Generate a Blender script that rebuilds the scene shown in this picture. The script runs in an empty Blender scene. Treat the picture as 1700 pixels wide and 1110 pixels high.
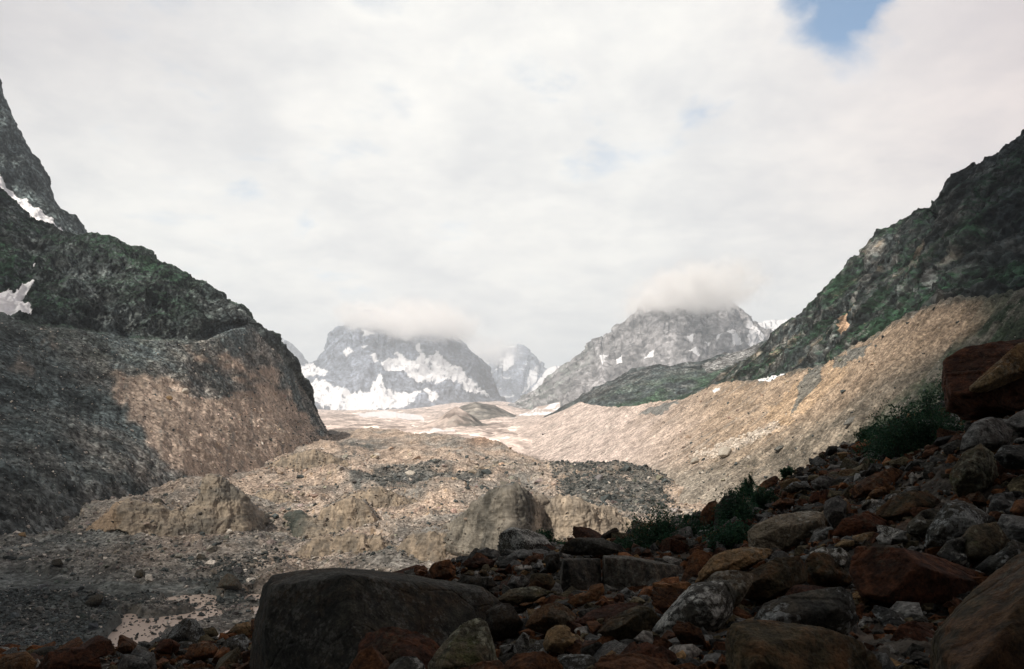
import bpy, bmesh, math, random
import numpy as np
from mathutils import Vector

# ------------------------------------------------------------------ camera
sc = bpy.context.scene
COL = sc.collection
F = 1322.0                      # focal length in photo pixels (28 mm on a 36 mm frame, 1700 px wide)
HOR = 740.0                     # image row of the horizon
cam = bpy.data.objects.new('camera', bpy.data.cameras.new('camera'))
COL.objects.link(cam)
cam.data.lens = 28.0; cam.data.sensor_width = 36.0
cam.data.shift_y = (HOR-555.0)/1700.0
cam.data.clip_start = 0.1; cam.data.clip_end = 60000
cam.location = (0, 0, 0); cam.rotation_euler = (math.radians(90), 0, 0)
sc.camera = cam

# ------------------------------------------------------------------ light
SUN_EL, SUN_AZ = 45.0, 219.0            # azimuth clockwise from +Y (valley axis): behind and to the left
_e, _a = math.radians(SUN_EL), math.radians(SUN_AZ)
SUN = Vector((math.sin(_a)*math.cos(_e), math.cos(_a)*math.cos(_e), math.sin(_e)))
sl = bpy.data.lights.new('sun', 'SUN'); so = bpy.data.objects.new('sun', sl); COL.objects.link(so)
sl.energy = 4.8; sl.angle = math.radians(2.0); sl.color = (1.0, 0.91, 0.80)
so.rotation_euler = SUN.to_track_quat('Z', 'Y').to_euler()
so.location = SUN*3000
sc.view_settings.view_transform = 'Standard'; sc.view_settings.look = 'None'
sc.view_settings.exposure = 0.30; sc.view_settings.gamma = 1.0
sc.cycles.max_bounces = 16; sc.cycles.diffuse_bounces = 2; sc.cycles.glossy_bounces = 2
sc.cycles.transmission_bounces = 2; sc.cycles.volume_bounces = 14; sc.cycles.transparent_max_bounces = 6
sc.cycles.use_denoising = True
try: sc.cycles.denoiser = 'OPENIMAGEDENOISE'
except Exception: pass
sc.cycles.volume_max_steps = 128

# ------------------------------------------------------------------ node helper
class NT:
    def __init__(s, tree): s.t = tree; s.n = tree.nodes; s.l = tree.links
    def new(s, ty, **kw):
        nd = s.n.new(ty)
        for k, v in kw.items():
            if k.startswith('i_'):
                key = k[2:]
                key = int(key) if key.isdigit() else key.replace('_', ' ')
                if hasattr(v, 'is_linked') or hasattr(v, 'links'): s.l.new(v, nd.inputs[key])
                else: nd.inputs[key].default_value = v
            else: setattr(nd, k, v)
        return nd
    def math(s, op, a, b=0.0, c=None, clamp=False):
        nd = s.n.new('ShaderNodeMath'); nd.operation = op; nd.use_clamp = clamp
        for i, v in enumerate((a, b) if c is None else (a, b, c)):
            if isinstance(v, (int, float)): nd.inputs[i].default_value = v
            else: s.l.new(v, nd.inputs[i])
        return nd.outputs[0]
    def vmath(s, op, a, b=(0, 0, 0)):
        nd = s.n.new('ShaderNodeVectorMath'); nd.operation = op
        for i, v in enumerate((a, b)):
            if isinstance(v, tuple): nd.inputs[i].default_value = v
            else: s.l.new(v, nd.inputs[i])
        return nd
    def maprange(s, v, a, b, c=0.0, d=1.0, smooth=True):
        nd = s.n.new('ShaderNodeMapRange'); nd.interpolation_type = 'SMOOTHSTEP' if smooth else 'LINEAR'
        s.l.new(v, nd.inputs[0])
        for i, x in zip((1, 2, 3, 4), (a, b, c, d)): nd.inputs[i].default_value = x
        return nd.outputs[0]
    def mix(s, f, a, b, blend='MIX'):
        nd = s.n.new('ShaderNodeMix'); nd.data_type = 'RGBA'; nd.blend_type = blend
        for i, v in ((0, f), (6, a), (7, b)):
            if isinstance(v, (int, float)): nd.inputs[i].default_value = v
            elif isinstance(v, tuple): nd.inputs[i].default_value = (*v[:3], 1)
            else: s.l.new(v, nd.inputs[i])
        return nd.outputs[2]
    def noise(s, vec, scale, detail=4, rough=0.55, dist=0.0, dim='3D'):
        nd = s.n.new('ShaderNodeTexNoise'); nd.noise_dimensions = dim
        if vec is not None: s.l.new(vec, nd.inputs['Vector'])
        nd.inputs['Scale'].default_value = scale; nd.inputs['Detail'].default_value = detail
        nd.inputs['Roughness'].default_value = rough; nd.inputs['Distortion'].default_value = dist
        return nd
    def voro(s, vec, scale, feature='F1'):
        nd = s.n.new('ShaderNodeTexVoronoi'); nd.feature = feature
        if vec is not None: s.l.new(vec, nd.inputs['Vector'])
        nd.inputs['Scale'].default_value = scale
        return nd

# ------------------------------------------------------------------ world: overcast with torn openings
w = bpy.data.worlds.new('World'); sc.world = w; w.use_nodes = True
w.node_tree.nodes.clear(); T = NT(w.node_tree)
out = T.new('ShaderNodeOutputWorld')
sky = T.new('ShaderNodeTexSky', sky_type='NISHITA'); sky.sun_disc = False
sky.sun_elevation = _e; sky.sun_rotation = _a; sky.altitude = 1500
tc = T.new('ShaderNodeTexCoord').outputs['Generated']
sep = T.new('ShaderNodeSeparateXYZ', i_0=tc)
dx, dy, dz = sep.outputs
den = T.math('ADD', T.math('MAXIMUM', dz, 0.0), 0.22)
pl = T.new('ShaderNodeCombineXYZ')
T.l.new(T.math('DIVIDE', dx, den), pl.inputs[0]); T.l.new(T.math('DIVIDE', dy, den), pl.inputs[1])
big = T.noise(pl.outputs[0], 1.3, 5, 0.5, 0.4).outputs[0]
fine = T.noise(pl.outputs[0], 3.4, 9, 0.56, 0.25).outputs[0]
vfine = T.noise(pl.outputs[0], 9.0, 8, 0.6, 0.15).outputs[0]
def D(px, py):
    v = Vector(((px-850)/F, 1.0, (HOR-py)/F)); v.normalize(); return tuple(v)
def blob(px, py, rad, soft):            # an opening in the cloud sheet around one sky direction
    d = T.vmath('DOT_PRODUCT', T.vmath('NORMALIZE', tc).outputs[0], D(px, py)).outputs['Value']
    ang = T.math('ARCCOSINE', T.math('MINIMUM', d, 0.99999))
    return T.maprange(ang, rad*(1+soft), rad*(1-soft)*0.3, 0, 1)
holes = None
for px, py, rad, amt in ((1395, 22, .055, .95), (1440, -8, .050, 1.15), (1350, -6, .04, .85), (1560, -14, .040, .6), (400, 235, .055, .72), (700, 60, .07, .40),
                         (880, 185, .06, .5), (960, 190, .08, .55), (1180, 185, .055, .58), (1000, 250, .04, .36), (565, 395, .055, .52), (340, 130, .07, .5),
                         (620, 230, .05, .4), (1075, 175, .05, .4), (400, -300, .35, .5)):
    h = T.math('MULTIPLY', blob(px, py, rad, 0.9), amt)
    holes = h if holes is None else T.math('MAXIMUM', holes, h)
hmask = T.math('ADD', T.math('MULTIPLY', holes, 1.0), T.math('MULTIPLY', T.math('SUBTRACT', fine, 0.5), 4.2))
hmask = T.math('MULTIPLY', T.math('MULTIPLY', T.maprange(hmask, 0.40, 1.15, 0, 1), T.math('MULTIPLY', holes, 1.2), clamp=True), 0.95, clamp=True)
fwd = T.maprange(dy, 0.20, 0.82, 0.0, 1.0)
top = T.maprange(dz, 0.46, 0.84, 1.0, 0.20)
br = T.math('MULTIPLY', fwd, top)
cl_dark = (0.030, 0.040, 0.041)
cl_lit = (0.835, 0.82, 0.79)
ccol = T.mix(br, cl_dark, cl_lit)
left_g = T.math('MULTIPLY', T.math('MULTIPLY', T.maprange(dx, -0.12, -0.58), T.maprange(dz, 0.22, 0.46)), 0.9)
ccol = T.mix(left_g, ccol, (0.56, 0.525, 0.53))
right_g = T.math('MULTIPLY', T.maprange(dx, 0.12, 0.62), T.maprange(dz, 0.06, 0.36))
ccol = T.mix(T.math('MULTIPLY', right_g, 0.9), ccol, (0.71, 0.615, 0.60))
var = T.maprange(T.math('ADD', T.math('MULTIPLY', big, 0.5), T.math('MULTIPLY', fine, 0.5)), 0.38, 0.58, 0.885, 1.07)
hz = T.maprange(dz, 0.02, 0.22, 1.0, 0.0)
var = T.math('ADD', T.math('MULTIPLY', hz, 1.0), T.math('MULTIPLY', T.math('SUBTRACT', 1.0, hz), var))
var = T.math('MULTIPLY', var, T.maprange(vfine, .32, .68, .955, 1.035))
vr = T.new('ShaderNodeCombineColor')
T.l.new(var, vr.inputs[0]); T.l.new(T.math('POWER', var, 0.92), vr.inputs[1]); T.l.new(T.math('POWER', var, 0.72), vr.inputs[2])
ccol = T.mix(1.0, ccol, vr.outputs[0], 'MULTIPLY')
bg1 = T.new('ShaderNodeBackground', i_1=0.15); T.l.new(T.mix(1.0, sky.outputs[0], (.86, 1.03, 1.0), 'MULTIPLY'), bg1.inputs[0])
bg2 = T.new('ShaderNodeBackground', i_1=1.0); T.l.new(ccol, bg2.inputs[0])
ms = T.new('ShaderNodeMixShader'); T.l.new(hmask, ms.inputs[0]); T.l.new(bg2.outputs[0], ms.inputs[1]); T.l.new(bg1.outputs[0], ms.inputs[2])
T.l.new(ms.outputs[0], out.inputs[0])
w.cycles.sampling_method = 'MANUAL'; w.cycles.sample_map_resolution = 512

# ------------------------------------------------------------------ numpy noise
rs = np.random.RandomState(7)
PERM = rs.permutation(256).astype(np.int32); PERM = np.concatenate([PERM, PERM])
GR = rs.normal(size=(256, 3)); GR /= np.linalg.norm(GR, axis=1)[:, None]; GR = GR.astype(np.float32)
def gnoise(p):
    pi = np.floor(p).astype(np.int32); pf = (p-pi).astype(np.float32)
    u = pf*pf*pf*(pf*(pf*6-15)+10)
    out = 0
    for i in (0, 1):
        wx = u[:, 0] if i else 1-u[:, 0]
        for j in (0, 1):
            wy = u[:, 1] if j else 1-u[:, 1]
            for k in (0, 1):
                wz = u[:, 2] if k else 1-u[:, 2]
                h = PERM[PERM[PERM[(pi[:, 0]+i) & 255]+((pi[:, 1]+j) & 255)]+((pi[:, 2]+k) & 255)]
                g = GR[h]
                d = g[:, 0]*(pf[:, 0]-i)+g[:, 1]*(pf[:, 1]-j)+g[:, 2]*(pf[:, 2]-k)
                out = out+wx*wy*wz*d
    return out*1.6
def fbm(p, scale, oct=5, gain=0.5, ridged=False, off=0.0):
    p = np.asarray(p, np.float32)
    sh = p.shape[:-1]; q = p.reshape(-1, 3)*scale+off+13.37
    a, s, tot = 1.0, 0, 0.0
    for o in range(oct):
        n = gnoise(q)
        if ridged: n = 1-2*np.abs(n)
        s = s+a*n; tot += a; a *= gain; q = q*2.03+31.7
    return (s/tot).reshape(sh)
def sstep(a, b, x):
    t = np.clip((x-a)/(b-a+1e-12), 0, 1); return t*t*(3-2*t)
def mixc(c1, c2, f):
    return np.asarray(c1)*(1-f[..., None])+np.asarray(c2)*f[..., None]
def inpoly(x, y, poly):
    r = np.zeros(x.shape, bool); n = len(poly)
    for i in range(n):
        x1, y1 = poly[i]; x2, y2 = poly[(i+1) % n]
        if y1 == y2: continue
        c = ((y1 > y) != (y2 > y)) & (x < (x2-x1)*(y-y1)/(y2-y1)+x1)
        r ^= c
    return r
def at(px, py, Y):
    return np.array(((px-850)/F*Y, Y, (HOR-py)/F*Y))
def proj(P):
    Y = np.maximum(P[..., 1], 0.5)
    return 850+P[..., 0]/Y*F, HOR-P[..., 2]/Y*F

# ------------------------------------------------------------------ objects, tags
def tag(o, label=None, cat=None, group=None, kind=None):
    if label: o['label'] = label
    if cat: o['category'] = cat
    if group: o['group'] = group
    if kind: o['kind'] = kind
    return o
def mesh_np(name, V, Fq, mat, col=None, smooth=True, parent=None, attrs=None):
    me = bpy.data.meshes.new(name)
    V = np.ascontiguousarray(V, np.float32); Fq = np.ascontiguousarray(Fq, np.int32)
    k = Fq.shape[1]
    me.vertices.add(len(V)); me.vertices.foreach_set('co', V.ravel())
    me.loops.add(Fq.size); me.loops.foreach_set('vertex_index', Fq.ravel())
    me.polygons.add(len(Fq)); me.polygons.foreach_set('loop_start', np.arange(0, Fq.size, k, dtype=np.int32))
    try: me.polygons.foreach_set('loop_total', np.full(len(Fq), k, np.int32))
    except Exception: pass
    me.update(calc_edges=True)
    if smooth: me.shade_smooth()
    else: me.shade_flat()
    if col is not None:
        a = me.color_attributes.new('Col', 'FLOAT_COLOR', 'POINT')
        c = np.ones((len(V), 4), np.float32); c[:, :col.shape[1]] = col
        a.data.foreach_set('color', c.ravel())
    me.materials.append(mat)
    o = bpy.data.objects.new(name, me); COL.objects.link(o)
    if parent: o.parent = parent
    return o

# ------------------------------------------------------------------ materials
def principled(name):
    m = bpy.data.materials.new(name); m.use_nodes = True
    t = NT(m.node_tree); b = m.node_tree.nodes['Principled BSDF']
    b.inputs['Roughness'].default_value = 0.93
    b.inputs['Specular IOR Level'].default_value = 0.15
    return m, t, b
def terrain_mat(name, s1, speck, bump, dist, snow_gloss=False, s2=None):
    """vertex colour (ground cover laid out on the mesh) x procedural grit, with a bump of stones"""
    m, t, b = principled(name)
    at_ = t.new('ShaderNodeAttribute', attribute_name='Col')
    pos = t.new('ShaderNodeNewGeometry').outputs['Position']
    n1 = t.noise(pos, s1, 6, 0.68).outputs[0]
    n2 = t.noise(pos, s1*0.17, 4, 0.6).outputs[0]
    v = t.voro(pos, (s2 or s1)*1.4)
    gv = t.maprange(n1, 0.33, 0.67, 1-speck*0.75, 1+speck*0.75)
    g2 = t.maprange(n2, 0.33, 0.67, 1-speck*.75, 1+speck*.7)
    vc = t.new('ShaderNodeSeparateColor', i_0=v.outputs['Color'])
    st = t.maprange(vc.outputs[0], 0.0, 1.0, 1-speck*0.8, 1+speck*0.8, smooth=False)
    g = t.math('MULTIPLY', t.math('MULTIPLY', gv, g2), st)
    alpha = at_.outputs['Alpha']            # 1 = gritty ground, 0 = snow / smooth silt
    g = t.math('ADD', t.math('MULTIPLY', t.math('SUBTRACT', g, 1.0), alpha), 1.0)
    cc = t.new('ShaderNodeCombineColor')
    for i in range(3): t.l.new(g, cc.inputs[i])
    col = t.mix(1.0, at_.outputs['Color'], cc.outputs[0], 'MULTIPLY')
    t.l.new(col, b.inputs['Base Color'])
    hgt = t.math('ADD', t.math('ADD', t.math('MULTIPLY', n1, 1.0), t.math('MULTIPLY', n2, 3.0)), t.math('MULTIPLY', t.math('SUBTRACT', 0.6, v.outputs['Distance']), 0.8))
    bp = t.new('ShaderNodeBump'); bp.inputs['Distance'].default_value = dist
    t.l.new(t.math('MULTIPLY', t.math('ADD', t.math('MULTIPLY', alpha, 0.85), 0.15), bump), bp.inputs['Strength'])
    t.l.new(hgt, bp.inputs['Height']); t.l.new(bp.outputs[0], b.inputs['Normal'])
    return m

# ------------------------------------------------------------------ lofted terrain
def pchip(vals, n):
    """vals (R, ...) control rows -> resampled; n = subdivisions per interval"""
    R = len(vals); d = np.diff(vals, axis=0)
    m = np.zeros_like(vals)
    m[0] = d[0]; m[-1] = d[-1]
    if R > 2:
        a, b = d[:-1], d[1:]
        h = np.where(a*b > 0, 2*a*b/(a+b+1e-20*np.sign(a+b+1e-30)), 0)
        m[1:-1] = h
    out = []
    for i in range(R-1):
        k = n[i]
        for j in range(k+(1 if i == R-2 else 0)):
            t = j/k
            h00 = 2*t**3-3*t**2+1; h10 = t**3-2*t**2+t; h01 = -2*t**3+3*t**2; h11 = t**3-t**2
            out.append(h00*vals[i]+h10*m[i]+h01*vals[i+1]+h11*m[i+1])
    return np.array(out)
class Loft:
    def __init__(s, rows, res=1.7, resv=1.7, dense=None):
        """rows: list of (anchors px [K], poly [(px,py,Y)]); every row has K anchors"""
        K = len(rows[0][0])
        mx = np.max([[abs(r[0][k+1]-r[0][k]) for k in range(K-1)] for r in rows], axis=0)
        nk = [max(2, int(v/res)) for v in mx]
        net = []
        for anc, poly in rows:
            poly = sorted(poly); X = np.array([p[0] for p in poly]); Yp = np.array([p[1] for p in poly]); Z = np.log([p[2] for p in poly])
            px = pchip(np.array(anc, float), nk)
            net.append(np.stack([px, np.interp(px, X, Yp), np.interp(px, X, Z)], -1))
        net = np.array(net)
        dv = np.max(np.abs(np.diff(net[..., 1], axis=0)), axis=1)
        dy = np.max(np.abs(np.diff(net[..., 2], axis=0)), axis=1)
        nv = [max(3, int(a/resv), int(b*40)) for a, b in zip(dv, dy)]
        G = pchip(net, nv)
        s.px, s.py, s.Y = G[..., 0], G[..., 1], np.exp(G[..., 2])
        s.P = np.stack([(s.px-850)/F*s.Y, s.Y, (HOR-s.py)/F*s.Y], -1)
        s.nv, s.nu = s.P.shape[:2]
        ti = np.concatenate([np.full(k+(1 if i == len(nv)-1 else 0), i)+np.arange(k+(1 if i == len(nv)-1 else 0))/k for i, k in enumerate(nv)])
        s.row = np.repeat(ti[:, None], s.nu, 1)             # control-row coordinate
        tu = np.concatenate([np.full(k+(1 if i == len(nk)-1 else 0), i)+np.arange(k+(1 if i == len(nk)-1 else 0))/k for i, k in enumerate(nk)])
        s.col = np.repeat(tu[None, :], s.nv, 0)
        s.normals()
    def normals(s):
        du = np.gradient(s.P, axis=1); dv = np.gradient(s.P, axis=0)
        n = np.cross(du, dv); n /= np.linalg.norm(n, axis=-1)[..., None]+1e-12
        n *= np.where(n[..., 2:3]*1.0+(-n[..., 1:2])*0.3 < 0, -1, 1)
        s.N = n
    def disp(s, d, n=None):
        s.P = s.P+(s.N if n is None else n)*d[..., None]
    def faces(s):
        i = np.arange(s.nv*s.nu).reshape(s.nv, s.nu)
        return np.stack([i[:-1, :-1], i[:-1, 1:], i[1:, 1:], i[1:, :-1]], -1).reshape(-1, 4)
    def build(s, name, mat, col):
        return mesh_np(name, s.P.reshape(-1, 3), s.faces(), mat, col.reshape(-1, col.shape[-1]))
def rgba(c, a):
    return np.concatenate([c, a[..., None]], -1)
def patches(L, polys, jit=4.0, sc_=0.06):
    """mask of polygons traced where the snow / cover really lies, edges broken up by noise"""
    px, py = L.px, L.py
    q = np.stack([px*sc_, py*sc_*1.5, px*0], -1)
    jx = fbm(q, 1.0, 4, 0.6)*jit; jy = fbm(q, 1.0, 4, 0.6, off=50)*jit
    m = np.zeros(px.shape, bool)
    for p in polys: m |= inpoly(px+jx, py+jy, p)
    return m.astype(float)

M_far = terrain_mat('far_rock', 0.02, 0.5, 0.5, 12.0)
M_mid = terrain_mat('mountain_rock', 0.12, 0.8, 0.9, 3.0)
M_near = terrain_mat('moraine_debris', 0.45, 0.55, 0.9, 0.8)
M_left = terrain_mat('left_debris', 0.25, 0.8, 0.85, 1.1)
M_mor = terrain_mat('moraine_gravel', 0.5, 0.48, 0.8, 0.7)
M_floor = terrain_mat('glacier_debris', 0.5, 0.55, 0.9, 0.8)
M_hill = terrain_mat('slope_grit', 5.0, 0.5, 0.9, 0.08)
TAN = np.array((0.42, 0.335, 0.27)); PINK = np.array((0.45, 0.38, 0.345)); GREY = np.array((0.215, 0.205, 0.188)); DARK = np.array((0.058, 0.068, 0.068))
OCHRE = np.array((0.40, 0.29, 0.19)); GREEN = np.array((0.016, 0.038, 0.022)); SNOW = np.array((0.74, 0.75, 0.78)); SLATE = np.array((0.072, 0.090, 0.093))

# ---- far mountains --------------------------------------------------------
FS = 1.9
def far_mountain(name, sil, base_py, Y0, Y1, anchors, label, snow=(), rock=(0.16, 0.17, 0.19), amp=1.0, jit=5.0, extra=None, off=0.0, wild=0.0, mid=None):
    Y0, Y1 = Y0*FS, Y1*FS
    xx = np.arange(sil[0][0], sil[-1][0]+1, 1.5); yy = np.interp(xx, [a for a, _ in sil], [b for _, b in sil])
    q_ = np.stack([xx*.06, xx*0+off, xx*0], -1); yy = yy+fbm(q_, 1.0, 5, .6, True)*3.6+1.2
    sil = list(zip(xx, yy))
    base = [(p, base_py if not callable(base_py) else base_py(p), Y0) for p in np.linspace(anchors[0], anchors[-1], 12)]
    silY = [(p, y, Y1) for p, y in sil]
    back = [(p, max(y+60, 640), Y1*1.25) for p, y in sil]
    midr = [(p, (np.interp(p, [a for a, _ in sil], [b for _, b in sil])*0.5+(base[0][1])*0.5), Y0*0.55+Y1*0.45) for p in np.linspace(anchors[0], anchors[-1], 24)]
    L = Loft([(anchors, base), (anchors, midr), (anchors, silY), (anchors, back)], 1.2, 1.2)
    edge = sstep(0, 0.25, L.row/ L.row.max())
    sz = Y1/7000.0*amp
    nq = L.P.copy(); 
    spur = fbm(np.stack([L.px*.016+fbm(nq, 1/(700*sz), 3)*.8, L.row*.55, L.row*0], -1), 1.0, 5, .55, True, off+2)
    d = (fbm(nq, 1/(520*sz), 7, 0.58, True, off)*95+spur*80)*sz*np.clip(edge, 0, 1)+fbm(nq*np.array((1, 1, 0.35)), 1/(130*sz), 5, 0.6, True, off+9)*26*sz
    L.disp(d*np.where(L.row > 2, 0.5, 1.0)-20*sz)
    L.normals()
    r1 = fbm(nq, 1/(300*sz), 5, 0.6, off=off+3); r2 = fbm(nq*np.array((1, 1, 0.3)), 1/(60*sz), 5, 0.6, off=off+5)
    c = mixc(np.array(rock)*0.55, np.array(rock)*1.45, sstep(-0.4, 0.4, r1*0.4+r2*0.6+spur*.5))
    a = np.ones(L.px.shape)
    if extra: c = extra(L, c)
    sn = patches(L, snow, jit) if snow else np.zeros(L.px.shape)
    if wild: 
        sn = np.maximum(sn, ((r1*0.6+fbm(nq, 1/(90*sz), 4, 0.6, off=off+8)+L.N[..., 2]*0.9) > wild).astype(float)*(L.row < 1.98))
    sn = sn*(1-sstep(.12, .35, fbm(nq*np.array((1, 1, .4)), 1/(38*sz), 5, .65, off=off+12))*.85)
    sn = np.maximum(sn, .85*(sstep(.22, .34, r1*.35+L.N[..., 2]*.45-.25+r2*.5)*(len(snow) > 0)*(L.row < 1.9)*sstep(620, 560, L.py)*0))
    c = mixc(c, SNOW*(1+.12*r2[..., None]), sn); a = a*(1-sn)
    o = L.build(name, M_far, rgba(c, a)); tag(o, label, 'mountain', kind='structure')
    return L
far_mountain('mountain', [(380, 560), (440, 560), (462, 575), (480, 585), (492, 600), (505, 612), (560, 640), (700, 690)], 720, 8200, 9000, (380, 470, 560, 700),
             'faint misty mountain edge beside the left slope', off=3, rock=(.17, .18, .2))
far_mountain('mountain', [(640, 640), (700, 590), (745, 590), (768, 582), (785, 600), (800, 597), (812, 604), (830, 600), (850, 590), (858, 592), (872, 604), (888, 618), (900, 622), (912, 634), (930, 650), (1000, 690)], 725, 9000, 10500,
             (640, 740, 800, 850, 900, 1000), 'jagged pale blue peak at the head of the valley', off=11, wild=1.02,
             snow=[[(868, 640), (885, 612), (893, 618), (878, 650), (862, 668)], [(835, 612), (850, 600), (852, 610), (840, 630)], [(900, 640), (914, 632), (916, 650), (895, 665)]], rock=(.16, .18, .22))
far_mountain('mountain', [(860, 690), (900, 650), (922, 628), (938, 620), (950, 628), (975, 640), (1050, 680)], 725, 8000, 8800, (860, 930, 1050), 'small pale snowy peak in the valley gap', off=17,
             snow=[[(880, 690), (905, 640), (925, 622), (945, 625), (930, 655), (905, 690)]], rock=(.17, .18, .2))
far_mountain('mountain', [(1180, 620), (1225, 560), (1245, 550), (1262, 545), (1280, 541), (1300, 544), (1330, 560), (1400, 620)], 660, 6500, 7200, (1180, 1270, 1400), 'snow covered ridge behind the right hand slope', off=23,
             snow=[[(1180, 640), (1235, 545), (1262, 530), (1310, 530), (1330, 580), (1282, 560), (1262, 566), (1278, 575), (1240, 600)]], rock=(.2, .2, .21))
SIL_C = [(430, 660), (490, 616), (512, 612), (530, 607), (545, 590), (556, 575), (570, 558), (588, 547), (600, 538), (618, 534), (640, 542), (665, 545), (700, 549), (735, 560), (764, 580), (775, 592), (792, 618), (806, 640), (822, 668), (850, 700)]
SN_C = [[(500, 622), (530, 618), (556, 628), (552, 638), (520, 640), (500, 642)], [(515, 655), (548, 648), (560, 658), (590, 660), (618, 655), (632, 641), (640, 660), (668, 660), (700, 668), (672, 680), (600, 684), (540, 684), (515, 676)],
        [(632, 622), (650, 612), (668, 608), (690, 612), (722, 606), (748, 624), (765, 642), (790, 658), (812, 670), (790, 668), (748, 652), (722, 646), (700, 648), (668, 640), (640, 632)],
        [(690, 590), (696, 588), (706, 610), (700, 614)], [(652, 606), (662, 598), (672, 610)], [(578, 600), (592, 596), (596, 601), (582, 606)], [(612, 608), (618, 606), (628, 618), (622, 620)], [(604, 566), (616, 568), (612, 573)], [(720, 600), (724, 598), (730, 612), (722, 610)],
        [(700, 660), (730, 668), (715, 676)], [(605, 590), (612, 588), (610, 596)]]
Lc = far_mountain('mountain', SIL_C, 700, 5600, 7200, (430, 510, 590, 700, 780, 850), 'broad dark massif with long snowfields and its top in cloud', off=31, snow=SN_C, rock=(.115, .13, .16), jit=6)
SIL_R = [(800, 715), (850, 692), (880, 678), (905, 662), (925, 640), (942, 618), (960, 600), (985, 585), (1010, 572), (1040, 546), (1062, 528), (1076, 514), (1086, 505), (1110, 502), (1128, 498), (1150, 500), (1176, 501), (1190, 506), (1205, 516), (1225, 532), (1240, 550), (1262, 562), (1285, 575), (1330, 600)]
SN_R = [[(1135, 573), (1152, 571), (1145, 588), (1138, 580)], [(1062, 602), (1080, 592), (1086, 588), (1086, 604), (1070, 610)], [(1196, 566), (1206, 564), (1222, 586), (1208, 588)], [(1226, 545), (1236, 550), (1254, 576), (1252, 588), (1230, 588)], [(1140, 600), (1152, 594), (1160, 602)],
        [(1030, 605), (1038, 600), (1036, 618), (1030, 616)], [(1008, 606), (1016, 604), (1014, 622), (1008, 628)], [(1165, 584), (1176, 580), (1172, 588)], [(1182, 572), (1190, 570), (1186, 578)]]
def ex_r(L, c):
    g = sstep(1010, 930, L.px+ (L.py-620)*0.7)*sstep(-0.2, .3, fbm(L.P, 1/90., 4, off=4))*0.5
    return mixc(c, (0.05, 0.09, 0.06), g)
far_mountain('mountain', SIL_R, 705, 3300, 4500, (800, 900, 960, 1040, 1140, 1240, 1330), 'grey pyramid mountain with snow patches and cloud on its summit', off=41, snow=SN_R, rock=(.165, .162, .168), jit=3, extra=ex_r)

# ---- distant basin below the massif --------------------------------------
anc = (420, 560, 700, 830, 1000)
rows = [(anc, [(420, 770, 1500), (1000, 790, 1500)]), (anc, [(420, 725, 2100), (700, 722, 2100), (1000, 735, 2100)]),
        (anc, [(420, 708, 3200), (560, 706, 3200), (700, 712, 3200), (830, 702, 3200), (1000, 716, 3200)]),
        (anc, [(420, 684, 7800), (560, 684, 7800), (700, 682, 7500), (830, 676, 6800), (1000, 700, 6800)]),
        (anc, [(420, 662, 11600), (520, 680, 11600), (560, 683, 11600), (600, 684, 11600), (660, 683, 11600), (700, 678, 11600), (740, 671, 11400), (780, 669, 11000), (830, 668, 10800), (1000, 690, 10800)])]
L = Loft(rows, 1.4, 1.0)
L.disp(fbm(L.P, 1/340., 7, 0.6, True)*26, np.broadcast_to(np.array((0, 0, 1.)), L.P.shape))
c = mixc(PINK*1.25, PINK*.9, sstep(-.1, .45, fbm(L.P*np.array((1, .5, 1)), 1/380., 6, .62)))
sn = patches(L, [[(590, 690), (640, 684), (700, 694), (706, 702), (660, 698), (600, 696)], [(700, 722), (745, 722), (760, 724), (702, 726)]], 4)
c = mixc(c, SNOW, sn*.8)
tag(L.build('terrain', M_far, rgba(c, 1-sn)), 'pinkish gravel basin in front of the far massif', 'terrain', kind='structure')
# moraine cone with the dark hill behind it
def hillock(name, sil, base, Y0, Y1, anchors, colf, label, amp=6., mat=None, off=0.):
    rows = [(anchors, [(p, y, Y0) for p, y in base]), (anchors, [(p, y, Y1) for p, y in sil]), (anchors, [(p, y+45, Y1*1.18) for p, y in sil])]
    L = Loft(rows, 1.4, 1.2)
    L.disp(fbm(L.P, 1/(amp*14), 6, 0.55, True, off)*amp)
    L.normals()
    tag(L.build(name, mat or M_far, colf(L)), label, 'hill', kind='structure'); return L
hillock('hill', [(740, 700), (765, 676), (790, 669), (820, 674), (850, 690), (880, 700), (930, 705)], [(740, 720), (930, 722)], 3300, 3900, (740, 800, 860, 930),
        lambda L: rgba(mixc((.10, .10, .095), (.21, .195, .175), sstep(-.3, .3, fbm(L.P, 1/60., 5, .6))), np.ones(L.px.shape)), 'low dark hill beyond the gravel cone', 10, off=2)
hillock('hill', [(600, 722), (690, 712), (725, 700), (742, 688), (757, 678), (768, 684), (782, 692), (800, 705), (870, 722)], [(600, 745), (870, 752)], 2300, 2600, (600, 700, 757, 800, 870),
        lambda L: rgba(mixc(PINK, GREY*1.25, sstep(-.2, .4, fbm(L.P, 1/60., 4)+(L.px-770)*.01)), np.ones(L.px.shape)), 'pale gravel cone in the middle of the valley', 8, off=5)

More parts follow.
